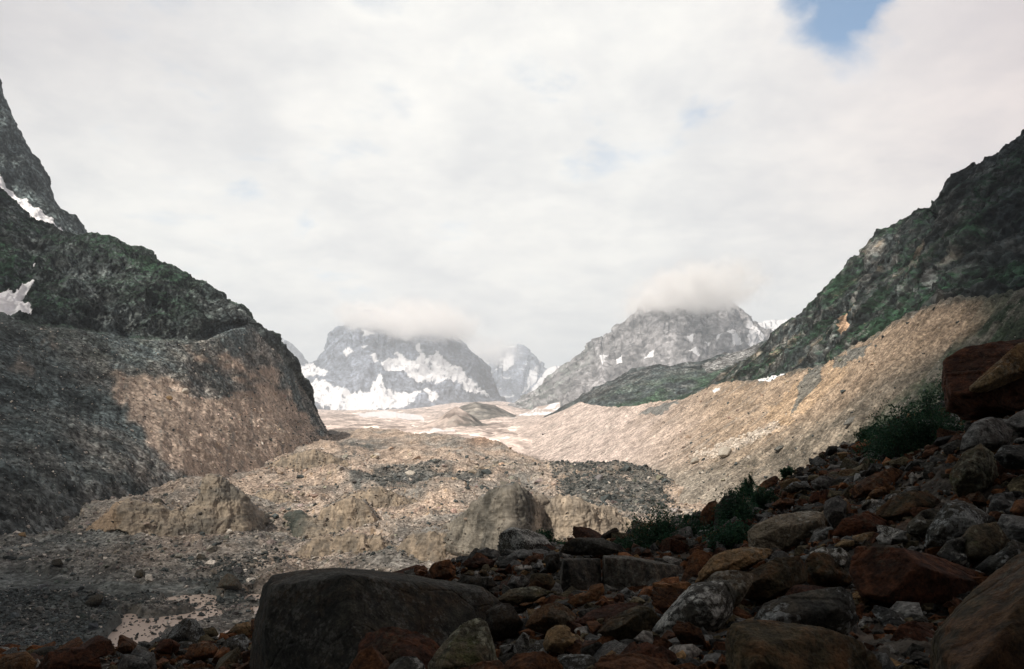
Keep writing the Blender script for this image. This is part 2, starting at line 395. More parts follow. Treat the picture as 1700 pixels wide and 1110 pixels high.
# ---- glacier floor --------------------------------------------------------
hpx = np.array([-500, 400, 540, 620, 700, 760, 850, 900, 950, 1060, 1200, 1450]); hpy = np.array([722, 722, 720, 716, 722, 728, 752, 768, 778, 793, 848, 900])
hY = np.array([1400, 1400, 1400, 1380, 1300, 1200, 1080, 1000, 930, 800, 545, 430])
base = [(1180, 165), (1110, 195), (1000, 270), (930, 345), (880, 440), (840, 550), (800, 720), (765, 930), (740, 1130), (720, 1380)]
ancF = tuple(np.linspace(-450, 1400, 12))
rows = []
for py, Y in base:
    f = (py-720)/460.; f2 = (math.log(Y)-math.log(165))/(math.log(1380)-math.log(165))
    poly = []
    for px in np.linspace(-450, 1400, 60):
        H = np.interp(px, hpx, hpy); YH = np.interp(px, hpx, hY)
        poly.append((px, H+f*(1180-H), math.exp(math.log(165)+f2*(math.log(YH)-math.log(165)))))
    rows.append((ancF, poly))
rows.append((ancF, [(px, np.interp(px, hpx, hpy)+18, np.interp(px, hpx, hY)*1.35) for px in np.linspace(-450, 1400, 60)]))
LF = Loft(rows, 1.5, 1.2)
flat = LF.P.copy()
fp = LF.P.copy(); fp[..., 2] = 0
hl = fbm(fp, 1/75., 3, 0.5, False, 1.0)
h = hl*9.0 + fbm(fp*np.array((1, .7, 1)), 1/46., 7, 0.55, True, 2)*8.5 + fbm(fp, 1/9., 4, 0.6, True, 6)*1.3
amp = sstep(160, 420, LF.Y)
river = patches(LF, [[(170, 1075), (186, 1052), (212, 1028), (262, 1026), (318, 1017), (330, 1008), (312, 1000), (285, 997), (272, 992), (290, 984), (352, 981), (372, 992), (350, 1006), (372, 1018), (330, 1030), (275, 1040), (262, 1056), (225, 1075), (190, 1085)],
                     [(415, 980), (470, 978), (470, 996), (400, 992)], [(420, 1003), (470, 1000), (470, 1020), (425, 1022)], [(205, 1018), (232, 1020), (215, 1032), (200, 1030)]], 5, .09)
def blur(a, n):
    for _ in range(n):
        a = (np.roll(a, 1, 0)+np.roll(a, -1, 0)+np.roll(a, 1, 1)+np.roll(a, -1, 1)+a)/5
    return a
rb = blur(river, 14)
sand = blur(patches(LF, [[(-80, 955), (60, 948), (120, 965), (200, 970), (350, 968), (330, 985), (240, 985), (120, 992), (40, 990), (-80, 985)], [(60, 1010), (180, 1012), (200, 1030), (120, 1036), (60, 1030)]], 10), 12)
h = h*(0.30+0.70*amp)*(1-0.85*np.clip(rb*2, 0, 1))*(1-0.75*np.clip(sand*1.5, 0, 1))
# named ridges and hollows of the debris cover (px, py, half width px, half depth rows, height m)
for px, py, sx, sy, hh in ((810, 742, 45, 8, 7), (545, 752, 55, 8, 9), (500, 770, 70, 8, 7), (1010, 800, 90, 22, 9), (1075, 775, 45, 8, 6), (640, 905, 55, 14, 5), (560, 870, 60, 12, 6), (700, 880, 60, 12, 6),
                           (440, 828, 40, 6, 5), (560, 800, 60, 8, 6), (720, 830, 80, 10, 6), (330, 830, 70, 12, 7), (150, 860, 120, 14, 4), (870, 800, 70, 12, 8), (100, 1005, 90, 10, 3.0), (190, 978, 60, 6, 2.5), (380, 965, 25, 6, 3), (390, 990, 30, 5, 2.2), (310, 1000, 14, 4, 1.4), (40, 1050, 110, 14, 3)):
    h = h+hh*np.exp(-((LF.px-px)/sx)**2-((LF.py-py)/sy)**2)*(1+0.5*fbm(fp, 1/25., 4, .55, True, 7))
LF.P[..., 2] += h-2.0*amp
# the small water level
wz = float(np.median((flat[..., 2])[river > .5]))
LF.P[..., 2] = np.where(rb > 0.02, LF.P[..., 2]*(1-np.clip(rb*2.2, 0, 1))+np.clip(rb*2.2, 0, 1)*(wz-0.9+0.55*fbm(fp, 1/7., 3)), LF.P[..., 2])
LF.normals()
steep = sstep(0.80, 0.55, LF.N[..., 2])
n1 = fbm(fp, 1/55., 5, .6, off=12); n2 = fbm(fp, 1/14., 5, .65, off=14); n3 = fbm(fp, 1/160., 4, .6, off=18)
c = mixc(GREY*.95, TAN*0.84, sstep(-.35, .25, n1*.7+n3*.6+n2*.3))
c = mixc(c, OCHRE*0.85, sstep(.15, .7, steep+n1*.5)*0.75)
right_far = sstep(300, 760, LF.px)*0.5+0.25*sstep(900, 780, LF.py)  # floor gets brighter towards the right and the far end
c = mixc(c*0.86, c*1.12, np.clip(right_far, 0, 1))
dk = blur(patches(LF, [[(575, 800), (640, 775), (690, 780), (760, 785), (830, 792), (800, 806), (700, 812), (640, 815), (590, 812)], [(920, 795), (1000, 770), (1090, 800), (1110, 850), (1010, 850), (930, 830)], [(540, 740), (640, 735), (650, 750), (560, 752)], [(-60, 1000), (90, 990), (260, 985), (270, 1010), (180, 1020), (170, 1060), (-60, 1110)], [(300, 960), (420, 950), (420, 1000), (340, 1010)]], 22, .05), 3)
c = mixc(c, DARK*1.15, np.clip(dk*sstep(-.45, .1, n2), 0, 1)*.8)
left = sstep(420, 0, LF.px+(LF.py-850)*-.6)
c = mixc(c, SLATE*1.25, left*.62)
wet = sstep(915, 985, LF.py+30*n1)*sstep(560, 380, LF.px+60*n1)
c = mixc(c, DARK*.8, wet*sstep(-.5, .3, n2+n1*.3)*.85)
c = mixc(c, (0.11, 0.12, 0.115), np.clip(sand*1.3, 0, 1)*sstep(-.5, .2, n2)*.8)
c = mixc(c, (0.36, 0.19, 0.10), np.exp(-((LF.px-812)/38)**2-((LF.py-741)/6)**2)*.55)
c = mixc(c, np.array((.55, .42, .28)), np.exp(-((LF.px-840)/70)**2-((LF.py-788)/5)**2)*.6)
c = mixc(c, (0.11, 0.12, 0.115), np.clip(rb*2, 0, 1)*.6)
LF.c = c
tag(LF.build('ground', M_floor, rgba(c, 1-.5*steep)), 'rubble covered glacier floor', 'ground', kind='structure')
# water
m, t, b = principled('silty_water')
pos = t.new('ShaderNodeNewGeometry').outputs['Position']
b.inputs['Base Color'].default_value = (0.56, 0.45, 0.38, 1); b.inputs['Roughness'].default_value = 0.16; b.inputs['Specular IOR Level'].default_value = 0.5
nn = t.noise(pos, 0.9, 5, .6).outputs[0]; bp = t.new('ShaderNodeBump'); bp.inputs['Distance'].default_value = .12; bp.inputs['Strength'].default_value = .5
t.l.new(nn, bp.inputs['Height']); t.l.new(bp.outputs[0], b.inputs['Normal'])
M_water = m
gx, gy = np.meshgrid(np.linspace(-150, -45, 40), np.linspace(190, 330, 40))
V = np.stack([gx, gy, gx*0+wz-.15], -1).reshape(-1, 3); i = np.arange(1600).reshape(40, 40)
Fw = np.stack([i[:-1, :-1], i[:-1, 1:], i[1:, 1:], i[1:, :-1]], -1).reshape(-1, 4)
tag(mesh_np('water', V, Fw, M_water), 'milky meltwater stream between stones', 'water', kind='structure')

# ---- ice cliffs under the debris -----------------------------------------
m, t, b = principled('dirty_ice')
at_ = t.new('ShaderNodeAttribute', attribute_name='Col')
pos = t.new('ShaderNodeNewGeometry').outputs['Position']
mp = t.new('ShaderNodeMapping'); t.l.new(pos, mp.inputs[0]); mp.inputs['Scale'].default_value = (.8, .8, 0.16); mp.inputs['Rotation'].default_value = (0, .5, 0)
st = t.noise(mp.outputs[0], 0.55, 7, .66, .8).outputs[0]
mp2 = t.new('ShaderNodeMapping'); t.l.new(pos, mp2.inputs[0]); mp2.inputs['Scale'].default_value = (.16, .16, 1); mp2.inputs['Rotation'].default_value = (0, .12, 0)
ly = t.noise(mp2.outputs[0], .35, 5, .6, 1.5).outputs[0]
g = t.math('MULTIPLY', t.maprange(st, .32, .68, .62, 1.3), t.maprange(ly, .35, .65, .8, 1.15))
cc = t.new('ShaderNodeCombineColor'); [t.l.new(g, cc.inputs[k]) for k in range(3)]
t.l.new(t.mix(1.0, at_.outputs['Color'], cc.outputs[0], 'MULTIPLY'), b.inputs['Base Color'])
b.inputs['Roughness'].default_value = .6
bp = t.new('ShaderNodeBump'); bp.inputs['Distance'].default_value = .9; bp.inputs['Strength'].default_value = .8
t.l.new(t.math('ADD', st, t.math('MULTIPLY', ly, .8)), bp.inputs['Height']); t.l.new(bp.outputs[0], b.inputs['Normal'])
M_ice = m
CL = []
def cliff(topl, botl, Yb, dY, anchors, colf, label, back=70, off=0., cut=None):
    Yf = lambda p: np.interp(p, [a for a, _ in Yb], [b for _, b in Yb])
    zb = lambda p: None
    topd = lambda p: np.interp(p, [a for a, _ in topl], [b for _, b in topl]); botd = lambda p: np.interp(p, [a for a, _ in botl], [b for _, b in botl])
    xs = np.linspace(anchors[0], anchors[-1], 160)
    rows = [(anchors, [(p, botd(p)+14, Yf(p)-1) for p in xs]), (anchors, [(p, botd(p), Yf(p)) for p in xs]),
            (anchors, [(p, botd(p)*.5+topd(p)*.5, Yf(p)+dY*.38) for p in xs]), (anchors, [(p, topd(p), Yf(p)+dY) for p in xs]),
            (anchors, [(p, topd(p)+2, Yf(p)+dY+10) for p in xs]), (anchors, [(p, botd(p)-8, Yf(p)+dY+back) for p in xs])]
    L = Loft(rows, 1.1, 1.1)
    wgt = sstep(0.2, 1.0, L.row)*sstep(5, 4, L.row)
    L.disp((fbm(L.P*np.array((1, 1, .35)), 1/15., 6, .62, True, off)*4.2+fbm(L.P, 1/5., 4, .62, True, off)*.9)*wgt)
    if cut is not None:
        L.P[..., 1] += cut(L)
    L.normals()
    CL.append(L); L.c = colf(L)[..., :3]
    tag(L.build('ice_cliff', M_ice, colf(L)), label, 'ice cliff', kind='structure'); return L
topA = [(140, 893), (150, 888), (180, 860), (205, 838), (213, 831), (225, 836), (250, 842), (280, 847), (308, 850), (318, 836), (338, 822), (345, 800), (352, 796), (368, 804), (385, 816), (402, 828), (420, 846), (432, 858), (448, 862), (470, 860), (498, 858), (512, 868), (530, 874), (560, 890)]
botA = [(140, 896), (180, 898), (230, 900), (262, 905), (300, 903), (350, 907), (400, 903), (425, 900), (445, 908), (462, 910), (480, 902), (505, 892), (530, 892), (560, 896)]
YA = [(140, 400), (210, 382), (300, 390), (350, 398), (400, 405), (428, 425), (450, 452), (470, 455), (500, 415), (560, 405)]
def colA(L):
    n = fbm(L.P*np.array((1, 1, 3)), 1/30., 5, .6, off=3); n2 = fbm(L.P, 1/12., 4, .6, off=8)
    c = mixc((.15, .14, .12), (.31, .26, .20), sstep(-.35, .35, n+.25*n2))
    c = mixc(c, (.34, .25, .17), sstep(215, 195, L.px)*.8)
    c = mixc(c, (.085, .10, .10), sstep(.05, .45, n)*sstep(240, 280, L.px)*sstep(380, 330, L.px)*sstep(855, 868, L.py)*sstep(895, 884, L.py)*.8)
    c = mixc(c, mixc((.035, .045, .040), (.10, .105, .09), sstep(-.2, .4, n2+n*.5)), sstep(425, 442, L.px+8*n2)*sstep(515, 500, L.px+8*n2)*.92)  # greenish ice, with the shade of the hollow painted in
    c = mixc(c, GREY*.9, sstep(3.02, 3.4, L.row))
    c = mixc(c, (.03, .03, .03), np.exp(-(((L.px-198)/13)**2+((L.py-892)/10)**2)**2))  # shade inside the cave mouth painted near black
    return rgba(c, np.ones(L.px.shape))
def cutA(L):
    return 16*np.exp(-(((L.px-198)/12)**2+((L.py-893)/9)**2)**2)+10*np.exp(-((L.px-455)/24)**4-((L.py-890)/22)**4)
cliff(topA, botA, YA, 16, (140, 213, 308, 350, 425, 500, 560), colA, 'striped grey brown ice cliff with a dark cave at its left foot', cut=cutA)
topB = [(720, 900), (735, 884), (760, 866), (790, 846), (812, 832), (828, 822), (845, 816), (858, 819), (874, 827), (888, 834), (905, 836), (930, 835), (960, 836), (985, 845), (1010, 854), (1035, 864), (1050, 872)]
botB = [(720, 912), (760, 915), (800, 925), (850, 930), (900, 920), (960, 915), (1010, 905), (1050, 890)]
YB = [(720, 330), (780, 318), (845, 300), (875, 312), (900, 330), (960, 330), (1050, 350)]
def colB(L):
    n = fbm(L.P*np.array((1.6, 1, .7)), 1/16., 5, .6, off=23); n2 = fbm(L.P, 1/8., 4, .6, off=28)
    c = mixc((.20, .175, .145), (.42, .35, .27), sstep(-.4, .4, n+.35*n2))
    c = mixc(mixc((.10, .095, .082), (.235, .215, .18), sstep(-.3, .3, n+.3*n2)), c, sstep(866, 884, L.px+8*n2))  # left face painted darker than the lit right wing
    crack = np.exp(-((L.px-(872+4*np.sin(L.py*.09)+6*n2))/1.6)**2)+np.exp(-((L.px-(812+(L.py-805)*-.5+8*n2))/2.2)**2)*.7+np.exp(-((L.px-(902+(L.py-845)*.35+6*n2))/1.5)**2)*.8
    c = c*(1-.6*np.clip(crack, 0, 1))[..., None]
    c = mixc(c, GREY*.95, sstep(3.02, 3.4, L.row))
    return rgba(c, np.ones(L.px.shape))
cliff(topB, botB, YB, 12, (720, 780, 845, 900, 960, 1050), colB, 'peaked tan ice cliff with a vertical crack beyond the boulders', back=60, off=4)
for k, (tp, bt, Y, lab) in enumerate((
        ([(520, 880), (545, 850), (575, 834), (600, 838), (620, 860), (640, 882)], [(520, 884), (560, 884), (600, 888), (640, 886)], 425, 'small ochre bank right of the striped ice cliff'),
        ([(500, 925), (530, 902), (580, 896), (620, 900), (650, 912), (680, 925)], [(500, 930), (560, 935), (620, 938), (680, 930)], 345, 'low brown bank in front of the ochre bank'),
        ([(660, 925), (690, 895), (720, 884), (745, 890), (770, 915), (790, 925)], [(660, 940), (720, 945), (790, 940)], 318, 'brown grey bank left of the cracked ice cliff'),
        ([(415, 832), (435, 822), (455, 820), (475, 824), (495, 834)], [(415, 838), (455, 838), (495, 838)], 560, 'small brown bank above the striped ice cliff'),
        ([(560, 835), (590, 822), (630, 815), (670, 828), (690, 838)], [(560, 846), (630, 850), (690, 846)], 525, 'faint sandy bank in the middle of the debris'),
        ([(450, 772), (490, 757), (520, 750), (545, 756), (580, 775)], [(450, 780), (520, 782), (580, 782)], 830, 'far sandy bank below the left slope'))):
    a0, a1 = tp[0][0], tp[-1][0]
    cliff(tp, bt, [(a0, Y+6), ((a0+a1)/2, Y), (a1, Y+6)], 9, (a0, (a0+a1)/2, a1),
          lambda L: rgba(mixc(mixc((.17, .148, .12), (.34, .275, .205), sstep(-.4, .4, fbm(L.P*np.array((2, 1, .5)), 1/10., 5, .6, off=k*3.))), GREY, sstep(3.0, 3.4, L.row)), np.ones(L.px.shape)), lab, back=35, off=k*7.)

# ---- left slope -----------------------------------------------------------
SIL_L = [(-400, 40, 1500), (-150, 215, 1300), (0, 338, 1200), (40, 374, 1170), (75, 394, 1150), (110, 402, 1140), (150, 402, 1130), (175, 404, 1130), (200, 412, 1130), (212, 420, 1130), (245, 429, 1130), (262, 442, 1130), (290, 456, 1135), (320, 483, 1140), (345, 492, 1145), (370, 508, 1150),
         (395, 522, 1155), (412, 538, 1160), (430, 552, 1165), (445, 566, 1170), (470, 596, 1190), (490, 618, 1220), (505, 640, 1250), (515, 664, 1280), (521, 692, 1300), (526, 708, 1320), (545, 726, 1350)]
a_top = (-400, 0, 150, 250, 340, 412, 470, 510, 545)
a_base = (-400, -60, 60, 170, 290, 380, 455, 530, 575)
rows = [(a_base, [(-400, 1010, 295), (-60, 990, 325), (60, 940, 395), (170, 905, 465), (290, 862, 580), (380, 822, 700), (455, 792, 860), (530, 760, 1060), (575, 745, 1260)]),
        ((-400, -40, 75, 180, 300, 390, 460, 527, 566), [(-400, 860, 360), (-40, 820, 410), (75, 790, 480), (180, 775, 560), (300, 755, 680), (390, 735, 830), (460, 728, 960), (527, 734, 1130), (566, 740, 1300)]),
        ((-400, -20, 90, 190, 300, 385, 450, 515, 552), [(-400, 690, 500), (-20, 660, 570), (90, 650, 640), (190, 645, 720), (300, 650, 810), (385, 645, 930), (450, 660, 1040), (515, 702, 1210), (552, 732, 1330)]),
        ((-400, 0, 110, 210, 310, 380, 435, 505, 546), [(-400, 520, 640), (0, 540, 720), (110, 548, 790), (210, 566, 850), (310, 573, 900), (350, 566, 950), (380, 552, 1000), (412, 541, 1060), (435, 566, 1100), (470, 604, 1150), (505, 655, 1240), (546, 728, 1345)]),
        ((-400, 0, 115, 212, 310, 380, 435, 505, 546), [(-400, 515, 680), (0, 536, 760), (110, 545, 830), (210, 562, 890), (310, 568, 945), (350, 560, 990), (380, 548, 1030), (412, 540.5, 1080), (435, 564, 1115), (470, 601, 1160), (505, 650, 1243), (546, 727, 1346)]),
        ((-400, 0, 135, 232, 325, 395, 450, 507, 546), [(-400, 250, 950), (0, 420, 900), (135, 470, 930), (232, 490, 960), (325, 520, 1000), (395, 533, 1070), (450, 577, 1145), (507, 650, 1245), (546, 726, 1348)]),
        (a_top, SIL_L), (a_top, [(p, max(y+80, 560), Y*1.5) for p, y, Y in SIL_L])]
LL = Loft(rows, 1.5, 1.4)
P0 = LL.P.copy()
talus = sstep(3.3, 2.9, LL.row)*sstep(0.2, .9, LL.row)
cl = sstep(3.8, 4.3, LL.row)
up = np.stack([LL.col*7.0+fbm(P0, 1/120., 3)*1.5, LL.row*.9, LL.row*0], -1)
fade = sstep(8.0, 7.0, LL.col)
d = (fbm(np.stack([LL.col*4.5+fbm(P0, 1/150., 3)*1.2, LL.row*.9, LL.row*0], -1), 1.0, 4, .5, True)*1.8+fbm(P0, 1/50., 6, .58, True, 5)*5.5+fbm(P0, 1/11., 4, .6, False, 8)*1.1)*talus
str_ = P0@np.array([[1, 0, .35], [0, 1, 0], [-.35, 0, .35]])
d = d+(fbm(P0, 1/130., 7, .6, True, 9)*24+fbm(str_, 1/34., 6, .6, True, 3)*11-8)*cl*np.where(LL.row > 6, .4, 1)*sstep(8, 6.2, LL.col)
LL.disp(d); LL.normals()
n1 = fbm(P0, 1/90., 5, .6, off=2); n2 = fbm(P0, 1/20., 5, .62, off=4); gu = fbm(up*np.array((1, .5, 1)), 1.3, 5, .6, off=9)
c_t = mixc(SLATE*1.2, GREY*.9, sstep(-.3, .4, n1+n2*.5))
tanm = blur(patches(LL, [[(185, 625), (250, 632), (300, 650), (345, 668), (400, 655), (430, 640), (480, 700), (530, 720), (560, 735), (500, 780), (430, 800), (330, 800), (270, 770), (230, 720), (195, 670)],
                         [(360, 580), (385, 582), (410, 625), (420, 640), (400, 645)], [(312, 582), (340, 588), (350, 608), (330, 606)], [(420, 615), (450, 610), (470, 650), (520, 700), (500, 715), (440, 660)], [(70, 540), (85, 545), (100, 590), (85, 585)], [(15, 590), (45, 610), (60, 640), (20, 620)]], 34, .035), 14)
c_t = mixc(c_t, TAN*.96*(1+.3*gu[..., None]), np.clip(tanm*sstep(-.9, -.05, gu+n2*.7), 0, 1)*.95)
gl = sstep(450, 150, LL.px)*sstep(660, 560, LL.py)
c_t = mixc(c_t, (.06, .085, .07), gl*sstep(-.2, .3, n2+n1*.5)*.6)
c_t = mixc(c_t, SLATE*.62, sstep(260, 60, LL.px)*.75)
c_t = mixc(c_t, PINK*.7, .5*sstep(.42, .62, fbm(up*np.array((1.3, .35, 1)), 1.0, 4, .5, off=21)+n2*.2)*.35)
c_c = mixc(SLATE*.55, (.14, .16, .158), sstep(-.15, .5, fbm(str_, 1/26., 6, .65, off=13)+n1*.3))
ck = fbm(str_*np.array((1, 1, .6)), 1/24., 4, .55, True, 91); c_c = c_c*(1-.6*sstep(.5, .85, ck)-.25*sstep(.45, .8, fbm(P0, 1/60., 4, .55, True, 95)))[..., None]
grn = sstep(-.02, .32, fbm(P0, 1/110., 4, .6, off=33)*.9+LL.N[..., 2]*.7-.30+n2*.2)*sstep(380, 250, LL.px)
c_c = mixc(c_c, GREEN*1.15, grn*.9)
c_c = mixc(c_c, GREEN*1.3+.02, sstep(5.75, 5.98, LL.row)*sstep(100, 200, LL.px)*.5)
c = mixc(c_t, c_c, sstep(3.6, 4.1, LL.row))
snl = patches(LL, [[(-80, 500), (0, 497), (10, 488), (22, 494), (30, 486), (48, 480), (52, 483), (34, 502), (46, 532), (20, 533), (-80, 520)], [(52, 452), (62, 442), (70, 441), (66, 452), (50, 461)], [(20, 395), (26, 394), (24, 400)]], 4, .12)
c = mixc(c, SNOW*1.22, snl)
LL.c = c
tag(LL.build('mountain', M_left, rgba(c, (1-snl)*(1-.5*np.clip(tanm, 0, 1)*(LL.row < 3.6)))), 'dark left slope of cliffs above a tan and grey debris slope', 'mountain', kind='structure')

# far left steep peak with the snow gully
sil = [(-300, -190), (-120, -100), (-60, 20), (0, 148), (8, 165), (14, 190), (22, 212), (40, 236), (58, 262), (70, 286), (78, 300), (92, 330), (108, 350), (128, 368), (140, 384), (152, 402), (185, 430), (260, 500)]
anc = (-300, -60, 20, 75, 130, 185, 260)
rows = [(anc, [(-300, 640, 1500), (260, 640, 1500)]), (anc, [(-300, 200, 1750), (-60, 330, 1700), (20, 400, 1680), (130, 450, 1680), (260, 560, 1700)]), (anc, [(p, y, 1950) for p, y in sil]), (anc, [(p, y+120, 2600) for p, y in sil])]
L = Loft(rows, 1.4, 1.4); P0 = L.P.copy()
L.disp((fbm(P0, 1/180., 7, .6, True, 4)*26+fbm(P0@np.array([[1, 0, .5], [0, 1, 0], [-.5, 0, .5]]), 1/40., 5, .6, True, 9)*10-17)*np.where(L.row > 2, .4, 1)); L.normals()
c = mixc(SLATE*.75, SLATE*1.5, sstep(-.3, .4, fbm(P0@np.array([[1, 0, .5], [0, 1, 0], [-.5, 0, .5]]), 1/40., 6, .65, off=3)))
sn = patches(L, [[(-80, 215), (-20, 262), (0, 288), (14, 300), (36, 322), (60, 344), (84, 366), (108, 384), (132, 400), (118, 402), (100, 392), (96, 402), (80, 392), (60, 374), (40, 356), (16, 330), (0, 318), (-80, 250)]], 7, .1)*(1-sstep(.38, .5, fbm(P0, 1/30., 4, .6, off=7)))
c = mixc(c, SNOW*1.2, sn)
tag(L.build('mountain', M_mid, rgba(c, 1-sn)), 'steep dark peak at the left edge with a snow gully', 'mountain', kind='structure')

# ---- right moraine slope --------------------------------------------------
CR = [(1960, 330, 330), (1820, 440, 370), (1700, 492, 410), (1640, 505, 450), (1600, 503, 475), (1580, 507, 490), (1540, 518, 520), (1500, 536, 560), (1450, 566, 640), (1400, 592, 730), (1370, 612, 770), (1330, 618, 840), (1270, 634, 960), (1230, 636, 1040), (1190, 640, 1150), (1160, 655, 1240), (1130, 668, 1320),
      (1095, 668, 1450), (1060, 676, 1560), (1030, 678, 1680), (1005, 677, 1800), (985, 674, 1950), (965, 669, 2100), (950, 677, 2250), (935, 688, 2500), (905, 690, 2800), (870, 690, 3100), (835, 698, 3300)]
ac = (1960, 1700, 1580, 1450, 1330, 1190, 1060, 965, 905, 835)
ab = (1500, 1310, 1215, 1120, 1050, 985, 900, 800, 740, 690)
BT = [(1500, 1110, 318), (1310, 990, 385), (1215, 915, 455), (1120, 848, 590), (1050, 822, 780), (985, 797, 1100), (900, 772, 1560), (800, 748, 2100), (740, 734, 2800), (690, 724, 3300)]
mid = [(x*.5+y*.5) for x, y in zip(ac, ab)]
def blend(f, sag):
    A = [x*(1-f)+y*f for x, y in zip(ab, ac)]
    pts = []
    c_ = sorted(CR); b_ = sorted(BT)
    for x, y, a in zip(ab, ac, A):
        pb = np.interp(x, [p[0] for p in b_], [p[1] for p in b_]); pc = np.interp(y, [p[0] for p in c_], [p[1] for p in c_])
        Yb = np.interp(x, [p[0] for p in b_], [p[2] for p in b_]); Yc = np.interp(y, [p[0] for p in c_], [p[2] for p in c_])
        pts.append((a, pb*(1-f)+pc*f+sag*(pb-pc)/150., Yb*(1-f)+Yc*f))
    return (tuple(A), pts)
rows = [(ab, BT), blend(.3, 6), blend(.65, 6), (ac, CR), (ac, [(p, y+30, Y*1.10) for p, y, Y in CR])]
LR = Loft(rows, 1.4, 1.2); P0 = LR.P.copy()
up = np.stack([LR.col*11.0, LR.row*.8, LR.row*0], -1)
wv = sstep(0, .3, LR.row)*np.where(LR.row > 3, .5, 1)
LR.disp((fbm(up, 1.0, 5, .6, True, 3)*4.2+fbm(P0, 1/60., 5, .55, True, 15)*3.0+fbm(P0, 1/9., 4, .6, False, 8)*.8)*wv*sstep(9, 7.5, LR.col)); LR.normals()
n1 = fbm(P0, 1/70., 5, .6, off=42); n2 = fbm(P0, 1/16., 5, .62, off=44); gu = fbm(up*np.array((1.5, .6, 1)), 1.2, 5, .62, off=49)
c = mixc(PINK*1.2, TAN*np.array((.80, .775, .71)), sstep(980, 1230, LR.px+60*n1))
rl = fbm(np.stack([LR.col*26+fbm(P0, 1/60., 3)*1.2, LR.row*1.1, LR.row*0], -1), 1.0, 3, .5, True, 71)
c = c*(1-.33*sstep(.35, .8, rl)*sstep(1320, 1180, LR.px)*sstep(-.3, .2, n1+n2*.4))[..., None]
c = c*(1+.22*gu+.12*n2)[..., None]
c = mixc(c, GREY*1.15, sstep(.0, .55, gu+n1*.6)*.55*sstep(1500, 1250, LR.px))
c = mixc(c, OCHRE*1.1, blur(patches(LR, [[(1270, 690), (1330, 640), (1400, 612), (1420, 620), (1380, 650), (1330, 700), (1290, 720)], [(1370, 600), (1400, 590), (1420, 600), (1395, 630)]], 22), 4)*.6)
outc = patches(LR, [[(1385, 612), (1392, 600), (1450, 572), (1440, 596), (1395, 616)], [(1330, 650), (1350, 618), (1372, 612), (1362, 640), (1340, 668), (1325, 690), (1315, 700)], [(1060, 690), (1080, 680), (1130, 668), (1100, 690)]], 8)
c = mixc(c, SLATE*1.3, outc*.75)
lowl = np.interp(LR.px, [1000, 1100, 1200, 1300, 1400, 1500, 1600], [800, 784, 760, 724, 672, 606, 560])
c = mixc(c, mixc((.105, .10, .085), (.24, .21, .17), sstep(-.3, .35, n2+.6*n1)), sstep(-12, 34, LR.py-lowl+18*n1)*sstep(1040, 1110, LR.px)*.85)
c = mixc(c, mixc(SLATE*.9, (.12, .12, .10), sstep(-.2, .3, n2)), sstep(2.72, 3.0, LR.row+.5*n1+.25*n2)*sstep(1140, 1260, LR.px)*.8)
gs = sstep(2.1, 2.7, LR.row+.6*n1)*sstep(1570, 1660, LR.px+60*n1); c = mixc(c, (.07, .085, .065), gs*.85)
dk = sstep(-6, 26, (LR.py-(742-(LR.px-1400)*.875))+30*n1)*sstep(1330, 1400, LR.px+40*n1)  # shade, with some shrub green, painted over the lower right slope
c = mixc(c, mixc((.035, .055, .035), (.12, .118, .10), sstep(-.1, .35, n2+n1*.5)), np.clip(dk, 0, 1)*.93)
c = mixc(c, (.30, .27, .23), sstep(1.15, .5, LR.row+.5*n1)*sstep(1020, 1100, LR.px)*.55)
c = mixc(c, (.55, .50, .45), patches(LR, [[(1150, 764), (1200, 742), (1250, 728), (1290, 708), (1300, 714), (1250, 742), (1190, 762)]], 12)*.5)
sn = patches(LR, [[(1260, 632), (1285, 626), (1308, 616), (1304, 626), (1280, 637), (1262, 638)], [(1186, 652), (1198, 645), (1198, 652), (1188, 656)]], 2, .12)
c = mixc(c, SNOW, sn)
LR.c = c
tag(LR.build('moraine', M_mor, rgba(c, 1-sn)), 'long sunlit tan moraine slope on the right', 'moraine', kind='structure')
o = hillock('snowfield', [(840, 699), (862, 689), (880, 683), (892, 675), (905, 673), (930, 667)], [(820, 706), (860, 699), (890, 693), (935, 682)], 3250, 3400, (840, 880, 930),
        lambda L: rgba(mixc(SNOW, PINK*.9, sstep(-.12, .12, fbm(L.P*np.array((1, 1, 3)), 1/55., 5, .65))), np.zeros(L.px.shape)), 'narrow pale snow strip on the valley side', 2, off=3)

# ---- green apron and right mountain --------------------------------------
sil = [(900, 700), (930, 684), (955, 668), (985, 650), (1017, 634), (1050, 618), (1090, 610), (1130, 606), (1165, 603), (1200, 592), (1235, 584), (1262, 572), (1320, 560), (1400, 560)]
anc = (900, 985, 1090, 1200, 1400)
rows = [(anc, [(900, 725, 1900), (1400, 690, 1900)]), (anc, [(900, 712, 2100), (1090, 665, 2100), (1200, 640, 2150), (1400, 620, 2100)]), (anc, [(p, y, 2600) for p, y in sil]), (anc, [(p, y+40, 3100) for p, y in sil])]
L = Loft(rows, 1.3, 1.2); P0 = L.P.copy()
L.disp(fbm(P0, 1/160., 6, .58, True, 6)*20*np.where(L.row > 2, .3, 1)-4); L.normals()
n1 = fbm(P0, 1/110., 5, .6, off=3); n2 = fbm(P0, 1/30., 5, .6, off=5)
c = mixc(SLATE*.8, (.15, .15, .15), sstep(-.2, .5, n2+n1*.4)); c = mixc(c, (.03, .065, .035), sstep(-.05, .3, n1*.8+L.N[..., 2]*.3-.1+n2*.3)*sstep(.5, 1.2, 2.3-L.row)*.85)
c = mixc(c, (.20, .20, .20), patches(L, [[(1165, 608), (1210, 592), (1262, 575), (1262, 590), (1210, 612), (1175, 620)]], 8)*.8)
tag(L.build('hill', M_mid, rgba(c, np.ones(L.px.shape))), 'low dark green rocky shoulder above the moraine crest', 'hill', kind='structure')

